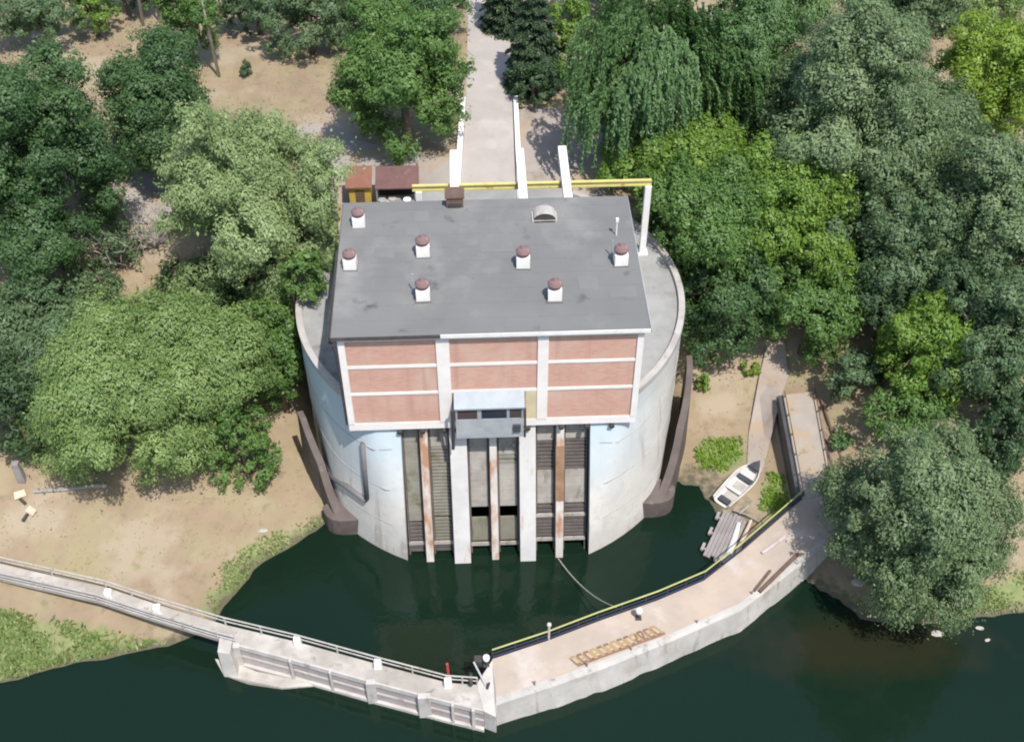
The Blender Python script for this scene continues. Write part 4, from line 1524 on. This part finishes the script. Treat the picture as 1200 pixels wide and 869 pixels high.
# stones along the right shore
srng = random.Random(11)
for i, (px, py, s, lb) in enumerate([(1098, 742, .34, 'oblong pale stone in the shallow water off the right bank'),
                                 (1120, 706, .5, 'large pale slab of rock at the foot of the right bank'),
                                 (1148, 736, .22, 'small brown stone in the shallows nearest the right edge of the pale slab'),
                                 (1008, 682, .5, 'pale rock half under the big grey willow at the water'),
                                 (1157, 750, .16, 'smallest stone in the brown shallows off the right bank'),
                                 (683 - 480 + 105, 622, .28, 'pale stone on the sandy bank above the grass left of the station')]):
    p = ground_at(px, py) if py != 742 and py != 736 and py != 750 else at(px, py, .05)
    b = MB()
    vs, fs = [], []
    nr, ns = 6, 10
    for a in range(nr + 1):
        t = math.pi * a / nr
        for c in range(ns):
            u = 2 * math.pi * c / ns
            j = 1 + srng.uniform(-.14, .14)
            vs.append((1.5 * s * j * math.sin(t) * math.cos(u), .8 * s * j * math.sin(t) * math.sin(u), .42 * s * j * math.cos(t)))
    for a in range(nr):
        for c in range(ns):
            fs.append((a * ns + c, a * ns + (c + 1) % ns, (a + 1) * ns + (c + 1) % ns, (a + 1) * ns + c))
    b.add(vs, fs)
    o = b.build('shore_stone', M['stone'], off=(p[0], p[1], max(p[2], 0) + .05), smooth=False)
    o.rotation_euler[2] = srng.uniform(-.6, .3)
    tag(o, lb, 'stone', 'stones on the banks')


# ------------------------------------------------------------------ trees
def quads_mesh(name, P, Nn, L, W, tint, m, rng, up=None, loc=(0, 0, 0)):
    """leaf quads: centre P, normal Nn, length L, width W; up = preferred long axis"""
    n = len(P)
    Nn = Nn / (np.linalg.norm(Nn, axis=1, keepdims=True) + 1e-9)
    ref = rng.normal(size=(n, 3)) if up is None else up + rng.normal(size=(n, 3)) * .25
    U = ref - Nn * (ref * Nn).sum(1, keepdims=True)
    U /= np.linalg.norm(U, axis=1, keepdims=True) + 1e-9
    V = np.cross(Nn, U)
    L = L[:, None]; W = W[:, None]
    bend = Nn * L * .12
    co = np.stack([P - U * L / 2 - bend, P + V * W / 2, P + U * L / 2 - bend, P - V * W / 2], 1).reshape(-1, 3) - np.array(loc)
    me = bpy.data.meshes.new(name)
    me.vertices.add(4 * n)
    me.vertices.foreach_set('co', co.astype(np.float32).ravel())
    me.loops.add(4 * n)
    me.loops.foreach_set('vertex_index', np.arange(4 * n, dtype=np.int32))
    me.polygons.add(n)
    me.polygons.foreach_set('loop_start', np.arange(0, 4 * n, 4, dtype=np.int32))
    me.polygons.foreach_set('loop_total', np.full(n, 4, np.int32))
    a = me.attributes.new('tint', 'FLOAT', 'FACE')
    a.data.foreach_set('value', np.clip(tint, 0, 1).astype(np.float32))
    me.update(calc_edges=True)
    me.materials.append(m)
    return me


def unit(rng, n):
    d = rng.normal(size=(n, 3))
    return d / np.linalg.norm(d, axis=1, keepdims=True)


def crown_broad(rng, c, rx, ry, rz, dens, leaf, droop=0.0, lobes=None):
    mr = (rx * ry * rz) ** (1 / 3)
    nl = lobes or int(np.clip(16 + 3.2 * mr * mr * .5, 18, 75))
    D = unit(rng, nl)
    D[:, 2] = np.where(D[:, 2] < -.72, -D[:, 2] * .7, D[:, 2])
    rad = rng.uniform(.55, .90, nl) ** .8
    rad[: nl // 7] *= .45
    skew = 1 + .22 * np.sin(2.3 * D[:, 0] * 2 + rng.uniform(0, 6)) * np.cos(3.1 * D[:, 1] + rng.uniform(0, 6))
    rad = rad * skew
    lc = c + D * rad[:, None] * np.array([rx, ry, rz])
    lr = mr * rng.choice([.15, .22, .28, .36, .42], nl, p=[.18, .25, .27, .2, .1]) * rng.uniform(.9, 1.12, nl) * (18 / nl) ** .07
    P, N, T = [], [], []
    tot = 0
    for i in range(nl):
        # each bough carries a dozen leaf clumps; every clump is a loose ball of leaves
        nc = int(np.clip(9 * (lr[i] / 1.2) ** 1.3, 7, 26))
        dcl = unit(rng, nc)
        cc = lc[i] + dcl * (lr[i] * rng.uniform(.55, 1.0, nc))[:, None] * np.array([1.05, 1.05, .9])
        cr = lr[i] * rng.uniform(.30, .50, nc) * (9 / nc) ** .2
        tb = rng.uniform(.15, .7)
        for q in range(nc):
            k = int(4 * np.pi * cr[q] ** 2 * dens * .62) + 8
            d = unit(rng, k)
            P.append(cc[q] + d * (cr[q] * rng.uniform(.55, 1.12, k))[:, None])
            N.append(d * .75 + dcl[q] * .5 + D[i] * .25 + rng.normal(size=(k, 3)) * .26 + np.array([.12, -.16, .42]))
            T.append(np.full(k, tb + rng.normal() * .16) + rng.normal(size=k) * .16)
            tot += k
    k = int(tot * .05)
    j = rng.integers(0, nl, k)
    d = unit(rng, k)
    P.append(lc[j] + d * (lr[j] * rng.uniform(1.1, 1.45, k))[:, None]); N.append(d + rng.normal(size=(k, 3)) * .8); T.append(rng.uniform(.2, 1, k))
    P, N, T = np.vstack(P), np.vstack(N), np.concatenate(T)
    n = len(P)
    L = leaf * np.exp(rng.normal(size=n) * .33); W = L * rng.uniform(.42, .62, n)
    up = None
    if droop:
        up = np.tile([0, 0, -1.0], (n, 1)) * droop + rng.normal(size=(n, 3)) * .5
        W = L * rng.uniform(.38, .55, n); L = L * 1.02
    return P, N, L, W, T, up, lc


def crown_weep(rng, c, rx, ry, rz, dens, leaf):
    """tiers of drooping boughs; from each bough hang thin twigs of uneven length"""
    P, N, T, lc = [], [], [], []
    nl = 46
    for i in range(nl):
        d = unit(rng, 1)[0]
        d[2] = abs(d[2]) * .9 if d[2] < -.1 else d[2]
        q = rng.uniform(.5, .98)
        bc = c + d * q * np.array([rx, ry, rz * .8])
        lc.append(bc)
        br = (rx * ry) ** .5 * rng.uniform(.16, .30)
        out = np.array([d[0], d[1], 0]); out /= np.linalg.norm(out) + 1e-6
        ns = int(26 * dens / 22 * (br / 1.4) ** 1.5) + 8
        tb = rng.uniform(.1, .8)
        for _ in range(ns):
            h = unit(rng, 1)[0] * rng.uniform(.3, 1) ** .5
            top = bc + h * br * np.array([1, 1, .55])
            ln = br * rng.uniform(1.0, 3.0)
            k = max(6, int(ln * 12))
            t = np.sort(rng.uniform(0, 1, k))
            o2 = out * rng.uniform(.2, .9) + np.array([h[0], h[1], 0]) * .4
            arch = np.sqrt(t)
            sw = rng.normal(size=2) * .18
            x = top[0] + o2[0] * arch * br * .6 + sw[0] * t + rng.normal(size=k) * .07
            y = top[1] + o2[1] * arch * br * .6 + sw[1] * t + rng.normal(size=k) * .10
            z = top[2] + .35 * br * np.sin(t * 2.2) * .6 - ln * t ** 1.3
            P.append(np.stack([x, y, z], -1))
            N.append(np.tile(out * .8 + np.array([0, -.1, .65]), (k, 1)) + rng.normal(size=(k, 3)) * .4)
            T.append(np.full(k, tb + rng.normal() * .15) + rng.normal(size=k) * .12)
    P, N, T = np.vstack(P), np.vstack(N), np.concatenate(T)
    ok = P[:, 2] > c[2] - rz * 1.02
    P, N, T = P[ok], N[ok], T[ok]
    n = len(P)
    L = leaf * rng.uniform(.8, 1.8, n); W = leaf * rng.uniform(.35, .6, n)
    return P, N, L, W, T, np.tile([0, 0, -1.0], (n, 1)) + rng.normal(size=(n, 3)) * .25, np.array(lc)


def crown_fir(rng, c, rx, ry, rz, dens, leaf):
    P, N, T, U = [], [], [], []
    tiers = 13
    for i in range(tiers):
        u = i / (tiers - 1)
        z = c[2] - rz + 2 * rz * u
        rr = (1 - u) ** .85 * 1.0 + .06
        nb = int(7 + 10 * (1 - u))
        for bnum in range(nb):
            a = 2 * np.pi * bnum / nb + rng.uniform(-.25, .25) + i
            ln = rr * rng.uniform(.75, 1.1)
            k = int(dens * 9 * (ln + .1))
            t = rng.uniform(.1, 1, k) ** .8
            side = rng.normal(size=k) * .22 * (1 - t * .55) * ln
            x = np.cos(a) * t * ln - np.sin(a) * side
            y = np.sin(a) * t * ln + np.cos(a) * side
            P.append(np.stack([c[0] + x * rx, c[1] + y * ry, z + .25 - t * t * ln * rx * .38 + rng.normal(size=k) * .08], -1))
            N.append(np.array([.3 * math.cos(a), .3 * math.sin(a), 1]) + rng.normal(size=(k, 3)) * .4)
            U.append(np.tile([math.cos(a), math.sin(a), -.4], (k, 1)))
            T.append(np.full(k, rng.uniform(.1, .7)) + rng.normal(size=k) * .2)
    P, N, T, U = np.vstack(P), np.vstack(N), np.concatenate(T), np.vstack(U)
    n = len(P)
    L = leaf * rng.uniform(.8, 1.6, n); W = L * rng.uniform(.3, .45, n)
    return P, N, L, W, T, U, None


_seed = [100]
TOTAL = [0]


def tree(name, label, cat, leafkey, cx, cy, hw, vh, shape='broad', dens=30, leaf=.235, trunk=1.4, bark='bark', group=None, dep=None, sq=1.0, lobes=None, zoff=0.0, lean=(0.0, 0.0), top=None):
    """crown whose outline fills about hw x vh pixels (half sizes) around (cx, cy) of the photograph; trunk = clear stem under it"""
    _seed[0] += 1
    rng = np.random.default_rng(_seed[0])
    z = 8.0
    for _ in range(30):
        P = at(cx, cy, z)
        dist = float((P - CAM) @ CC)
        rx = hw * 1.06 * dist / FPX
        ry = rx * (dep or .92)
        vv = vh * 1.06 * dist / FPX
        sp, cp = math.sin(PITCH), math.cos(PITCH)
        if vv < ry * sp * 1.25:
            ry = max(.35 * rx, min(ry, vv * .85 / sp))
        rz = math.sqrt(max(vv * vv - (ry * sp) ** 2, (.42 * vv) ** 2)) / cp
        rz = min(rz, 1.7 * rx + 1.5) * sq
        g = max(float(height(P[0] + lean[0], P[1] + lean[1])), 0.0) + zoff
        z = top if top is not None else .5 * z + .5 * (g + trunk * .45 + rz * (.66 if name == 'shrub' else .9))
    c = np.array([P[0], P[1], z])
    base = (P[0] + lean[0], P[1] + lean[1], g - .2)
    if shape == 'weep':
        Pp, N, L, W, T, U, lc = crown_weep(rng, c, rx, ry, rz, dens, leaf)
    elif shape == 'fir':
        Pp, N, L, W, T, U, lc = crown_fir(rng, c, rx, ry, rz, dens, leaf)
    else:
        Pp, N, L, W, T, U, lc = crown_broad(rng, c, rx, ry, rz, dens, leaf, droop=1.0 if shape == 'willow' else 0.0, lobes=lobes)
        hz = np.minimum(height(Pp[:, 0], Pp[:, 1]), 30) + .05
        ok = Pp[:, 2] > np.maximum(hz, 0.05)
        # keep foliage off the masonry
        rad = np.hypot(Pp[:, 0] - DC[0], Pp[:, 1] - DC[1])
        ok &= ~((rad < 15.9) & (Pp[:, 2] < 15.0))
        ok &= ~((np.abs(Pp[:, 0] - DC[0]) < 12.5) & (rad < 15.9) & (Pp[:, 2] < 24))
        ok &= ~((np.abs(Pp[:, 0]) < 11.4) & (Pp[:, 1] > -1) & (Pp[:, 1] < 15.4))
        Pp, N, L, W, T = Pp[ok], N[ok], L[ok], W[ok], T[ok]
        U = U[ok] if U is not None else None
    TOTAL[0] += len(Pp)
    t = thing(name, label, cat, base, group)
    me = quads_mesh('crown', Pp, N, L, W, T, LEAF[leafkey], rng, U, base)
    co = bpy.data.objects.new('crown', me)
    col.objects.link(co)
    co.parent = t
    # trunk and limbs
    b = MB()
    r0 = np.clip(.07 * (rx + rz) * .5, .06, .42)
    top = c + (0, 0, rz * .25)
    lean = rng.normal(size=2) * .25
    mid_ = np.array(base) * .55 + top * .45 + (lean[0], lean[1], 0)
    b.tube([base, mid_, top], [r0 * 1.25, r0 * .9, r0 * .45], 8)
    if lc is not None and len(lc):
        for q in lc[rng.permutation(len(lc))[:9]]:
            s0 = mid_ + (top - mid_) * rng.uniform(-.2, .8)
            q = np.array(q)
            m2 = s0 * .5 + q * .5 + (0, 0, .25)
            b.tube([s0, m2, q], [r0 * .45, r0 * .3, r0 * .12], 6)
    b.build('trunk' if rx > 2.2 else 'stem', M[bark], t, smooth=True)
    return t


BT, WT, SH = 'broadleaf_tree', 'willow_tree', 'shrub'
# --- left bank
tree(BT, 'largest dark green tree, filling the left edge above the pale bushes', 'tree', 'dark', 40, 200, 98, 120, trunk=1.5)
tree(BT, 'dark green upright tree on bare sand behind the leafless pale bush', 'tree', 'dark', 192, 128, 62, 76, trunk=1.6)
tree(WT, 'large pale grey-green willow at the left back corner of the hall roof', 'willow', 'pale', 296, 255, 106, 120, 'willow', dens=40, leaf=.21, lobes=80, trunk=1.8)
tree(WT, 'wide pale green willow bush spreading over the sandy left bank', 'willow', 'willow', 164, 450, 126, 108, 'willow', dens=40, leaf=.21, lobes=95, trunk=.5)
tree(SH, 'green bush pressed between the pale willow and the left wall of the station', 'bush', 'mid', 324, 428, 46, 86, trunk=.2, lobes=50)
tree(SH, 'small rounded green bush standing alone at the top of the left beach', 'bush', 'mid', 284, 520, 40, 56, trunk=.1, lobes=34)
tree(BT, 'blue-green tree at the left edge below the largest dark tree', 'tree', 'slate', 58, 385, 95, 72, trunk=1.5)
tree(BT, 'dark bush at the left edge behind the grey post', 'bush', 'deep', 2, 470, 52, 62, trunk=.8)
tree(SH, 'low blue-green bush under the left flank of the wide pale willow', 'bush', 'slate', 92, 500, 42, 56, trunk=.3)
tree(BT, 'dark green tree filling the gap behind the pale willow and the largest dark tree', 'tree', 'dark', 235, 345, 60, 50, trunk=1.2)
tree(SH, 'thin dry bush with bare grey twigs between the dark trees and the pale willow', 'bush', 'slate', 138, 290, 30, 34, dens=3.5, leaf=.26, bark='dead_wood', trunk=.4)
tree(SH, 'brownish green bush spilling over the left edge of the station deck', 'bush', 'weep', 360, 322, 24, 44, trunk=.5)
tree(SH, 'green bush right against the left rim of the station deck', 'bush', 'mid', 356, 330, 26, 44, lean=(-3.2, .6), top=16.6)
tree(SH, 'dark green bush hugging the right rim of the station deck below the white crane post', 'bush', 'dark', 817, 315, 36, 46, trunk=.8)
# --- top left
tree(BT, 'blue-green tree at the top left corner beyond the sand', 'tree', 'slate', 48, 22, 52, 42, trunk=1.5)
tree(BT, 'small bright green tree at the top edge, left of the pale trunks', 'tree', 'bright', 105, 8, 26, 28, trunk=1.5)
tree(BT, 'dark tree in the far row left of the pale trunks', 'tree', 'deep', 145, -12, 40, 32, trunk=1.5)
tree(BT, 'fresh green tree among the three pale trunks', 'tree', 'mid', 215, 26, 40, 46, trunk=1.6)
tree(BT, 'dark round tree in the far row above the dry lawn, nearer the pale trunks', 'tree', 'deep', 300, 8, 42, 34, trunk=1.4)
tree(BT, 'dark round tree in the far row above the dry lawn, nearer the clipped tree', 'tree', 'slate', 360, 18, 50, 46, trunk=1.0)
tree(SH, 'tiny round dark bush alone on the dry lawn', 'bush', 'deep', 290, 82, 9, 9, trunk=.1, dens=24, leaf=.2)
# --- middle
tree(BT, 'big dense green tree beside the left kerb of the road', 'tree', 'mid', 473, 104, 75, 82, trunk=.1, dens=32, lobes=70)
tree(BT, 'dark green tree behind the dense tree on the left of the road', 'tree', 'dark', 462, 16, 78, 52, trunk=1)
tree('fir_tree', 'tall dark fir on the right of the road throwing its shadow across it', 'fir tree', 'fir', 626, 32, 44, 62, 'fir', dens=26, leaf=.32, trunk=.6)
tree('fir_tree', 'dark fir at the top edge behind the tall fir', 'fir tree', 'fir', 592, -26, 34, 52, 'fir', dens=22, leaf=.32, trunk=.6)
tree(SH, 'rounded dark bush at the right kerb of the road, below the firs', 'bush', 'deep', 627, 99, 24, 30, trunk=.3)
tree(BT, 'bright green young tree between the firs and the weeping willow', 'tree', 'bright', 668, 44, 28, 42, trunk=1.2)
tree('weeping_willow', 'weeping willow with long hanging strands behind the terrace', 'weeping willow', 'weep', 768, 78, 100, 104, 'weep', dens=22, leaf=.3, trunk=2)
tree('weeping_willow', 'darker weeping willow at the top edge behind the first', 'weeping willow', 'weep', 712, -24, 52, 44, 'weep', dens=17, leaf=.3, trunk=2)
tree(BT, 'grey-green tree just right of the weeping willow', 'tree', 'weep', 885, 62, 66, 82, 'willow', trunk=1.8)
tree(BT, 'pale green tree at the top edge right of the grey-green one', 'tree', 'willow', 925, -2, 46, 40, trunk=2)
# --- right of the hall
tree(BT, 'bright yellow-green tree behind the white crane post', 'tree', 'bright', 806, 185, 90, 54, trunk=1.2)
tree(BT, 'dark green tree directly right of the white crane post', 'tree', 'mid', 830, 262, 76, 72, trunk=1.2, dens=28)
tree(BT, 'bright green tree between the dark green tree and the very large silver-green one', 'tree', 'bright', 930, 245, 72, 74, trunk=1.2)
tree(BT, 'lower dark green tree leaning over the right rim of the station', 'tree', 'dark', 850, 352, 62, 62, trunk=1.0)
tree(BT, 'green tree above the sandy boat landing, partly in shade', 'tree', 'mid', 952, 360, 62, 62, trunk=1.4)
tree(BT, 'very large silver-green tree at the upper right', 'tree', 'grey', 1002, 140, 100, 112, trunk=3, dens=27)
tree(BT, 'silver-green tree at the top edge above the very large one', 'tree', 'slate', 1060, 12, 66, 58, trunk=3)
tree(BT, 'bright yellow-green tree at the right edge near the top', 'tree', 'lime', 1168, 88, 66, 64, trunk=2.5)
tree(BT, 'pale green treetop in the top right corner', 'tree', 'willow', 1165, -2, 64, 36, trunk=2.5)
tree(BT, 'silver-green tree at the right edge below the bright yellow-green one', 'tree', 'grey', 1165, 240, 82, 84, trunk=3)
tree(BT, 'shaded dark tree between the two silver-green giants', 'tree', 'slate', 1062, 285, 60, 70, trunk=2)
tree(BT, 'silver-green tree at the right edge halfway down', 'tree', 'slate', 1178, 395, 72, 82, trunk=2.2)
tree(BT, 'fresh green tree above the large grey willow at the water', 'tree', 'bright', 1085, 405, 52, 62, trunk=1.2)
tree(SH, 'blue-green bush right of the sandy landing', 'bush', 'slate', 1005, 446, 34, 34, trunk=.3)
tree(SH, 'green bush between the blue-green bush and the large grey willow', 'bush', 'mid', 1060, 478, 48, 44, trunk=.3)
tree(WT, 'large grey-green willow hanging over the water at the end of the jetty', 'willow', 'grey', 1080, 614, 98, 112, 'willow', dens=40, leaf=.21, trunk=.2, lobes=80)
tree(BT, 'dark shaded tree at the right edge behind the large grey willow', 'tree', 'deep', 1185, 500, 48, 50, trunk=1.5)
tree(SH, 'small lime-green bush alone on the sand of the landing', 'bush', 'lime', 880, 433, 12, 9, trunk=.1, dens=26, leaf=.2)
tree(SH, 'small green tuft bush beside the curved wall on the landing', 'bush', 'bright', 824, 448, 8, 11, trunk=.1, dens=26, leaf=.2)
tree(SH, 'brownish low bush beside the rusty pipes', 'bush', 'weep', 984, 515, 14, 12, trunk=.1, dens=24, leaf=.2)


tree(BT, 'dark tree in the shade below the very large silver-green tree', 'tree', 'slate', 985, 285, 48, 58, trunk=.8)
tree(BT, 'dark green understorey tree between the fresh green tree and the right edge', 'tree', 'deep', 1130, 345, 46, 56, trunk=.8)
tree(BT, 'dark green understorey tree above the fresh green tree', 'tree', 'deep', 1040, 352, 44, 52, trunk=.6)
tree(BT, 'dark tree squeezed between the bright yellow-green tree and the silver-green giant', 'tree', 'slate', 1105, 165, 44, 56, trunk=1)
tree(BT, 'dark tree behind the largest dark tree at the left edge, near the top', 'tree', 'dark', 2, 120, 40, 40, trunk=1)
tree(SH, 'dark bush in the shade right of the large grey willow', 'bush', 'deep', 1150, 540, 44, 38, trunk=.2)
tree(BT, 'green tree between the grey-green tree and the silver-green giant', 'tree', 'mid', 905, 120, 40, 34, trunk=1)


# --- slender pale trunks, their crowns above the picture
def pole_tree(px, py, tx, ty, label):
    p = ground_at(px, py)
    dist = float((p - CAM) @ CC)
    H = (py - ty) * dist / FPX / math.cos(PITCH)
    dx = (tx - px) * dist / FPX
    t = thing('birch_tree', label, 'tree', tuple(p), 'slender pale trunks at upper left')
    top = p + (dx, 0, H)
    b = MB()
    b.tube([p - (0, 0, .2), p * .5 + top * .5 + (.15, 0, 0), top], [.17, .14, .09], 8)
    b.build('trunk', M['bark_pale'], t, smooth=True)
    rng = np.random.default_rng(int(px))
    Pp, N, L, W, T, U, lc = crown_broad(rng, top + (0, 0, 1.0), 1.5, 1.5, 2.4, 5, .35, lobes=14)
    me = quads_mesh('crown', Pp, N, L, W, T, LEAF['mid'], rng, U, tuple(p))
    o = bpy.data.objects.new('crown', me); col.objects.link(o); o.parent = t


pole_tree(257, 90, 246, -70, 'pale slender trunk nearest the dry lawn, leaning left')
pole_tree(188, 26, 180, -80, 'pale slender trunk in the middle of the three')
pole_tree(168, 30, 172, -80, 'pale slender trunk farthest left, beside the bright green tree')


# --- bare grey twigs: dead bush
def dead_bush(px, py, label, hgt, seed):
    p = ground_at(px, py)
    rng = np.random.default_rng(seed)
    b = MB()
    for k in range(22):
        a = rng.uniform(0, 6.28)
        tip = p + np.array((math.cos(a) * hgt * .6, math.sin(a) * hgt * .6, hgt * rng.uniform(.4, 1)))
        m2 = p * .5 + tip * .5 + rng.normal(size=3) * .2 + (0, 0, .3)
        b.tube([p - p, m2 - p, tip - p], [.07, .05, .02], 5)
        for _ in range(4):
            q = m2 + (tip - m2) * rng.uniform(0, .8)
            b.tube([q - p, q + rng.normal(size=3) * .6 + (0, 0, .3) - p], [.035, .012], 4)
    tag(b.build('dead_bush', M['dead_wood'], off=tuple(p)), label, 'dead bush', 'leafless bushes')


dead_bush(140, 305, 'leafless grey bush at the foot of the largest dark tree', 6.0, 1)
dead_bush(183, 290, 'leafless pale bush between the largest dark tree and the pale willow', 3.4, 2)
dead_bush(172, 196, 'leafless grey twigs under the upright dark tree', 3.0, 3)
dead_bush(374, 345, 'leafless brown bush against the left side of the hall', 2.6, 4)


# ------------------------------------------------------------------ grass
def grass(name, polys, m, n, hgt, seed):
    rng = np.random.default_rng(seed)
    P = []
    for poly in polys:
        x0, y0 = poly.min(0); x1, y1 = poly.max(0)
        k = int(n * (x1 - x0) * (y1 - y0))
        x, y = rng.uniform(x0, x1, k), rng.uniform(y0, y1, k)
        de = dist_line(poly, x, y, True)
        ok = inside(poly, x, y) & (rng.uniform(0, 1, k) < de / (.35 + 1.1 * np.abs(wave(x, y, 1.3, 11)))) & (wave(x, y, 1.6, 5) * .7 + wave(x, y, .7, 9) * .6 + rng.normal(size=k) * .4 > -.1)
        x, y = x[ok], y[ok]
        h = height(x, y)
        ok = (h > .03)
        P.append(np.stack([x[ok], y[ok], h[ok] + .1], -1))
    P = np.vstack(P)
    n = len(P)
    N = rng.normal(size=(n, 3)) * .5 + np.array([.15, -.35, .8])
    L = hgt * rng.uniform(.5, 1.5, n)
    P[:, 2] += L * .3
    me = quads_mesh(name, P, N, L, L * .3, rng.uniform(0, 1, n), m, rng, np.tile([0, 0, 1.0], (n, 1)))
    o = bpy.data.objects.new(name, me)
    col.objects.link(o)
    o['kind'] = 'stuff'
    return o


tag(grass('grass', [GREEN[1][0], GREEN[4][0]], LEAF['grass'], 110, .28, 1), 'rough grass on the beach beside the inlet and under the right bank', 'grass')
tag(grass('reeds', [GREEN[0][0]], LEAF['grass'], 110, .45, 3), 'light green reeds and grass between the footbridge and the river', 'reeds')
DRY = [pix_poly([(-40, 590), (120, 585), (330, 530), (365, 590), (300, 635), (240, 680), (180, 700), (60, 670), (-40, 660)]),
       pix_poly([(-40, 60), (130, 40), (260, 90), (400, 45), (400, 150), (330, 160), (180, 170), (-40, 110)]),
       pix_poly([(815, 420), (940, 420), (1010, 520), (985, 570), (900, 560), (815, 520)]),
       pix_poly([(1120, 620), (1230, 600), (1230, 690), (1120, 690)])]
tag(grass('dry_grass', DRY, LEAF['straw'], 6, .17, 4), 'dry straw-coloured grass thinly scattered over the bare sand', 'dry grass')
tag(grass('grass', [GREEN[2][0], GREEN[3][0]], LEAF['grass_bright'], 120, .34, 2), 'bright green grass round the boat landing', 'grass')
for o in bpy.data.objects:
    if '_org' in o:
        del o['_org']
for m_ in bpy.data.materials:
    if '_out' in m_:
        del m_['_out']
print('leaves', TOTAL[0])
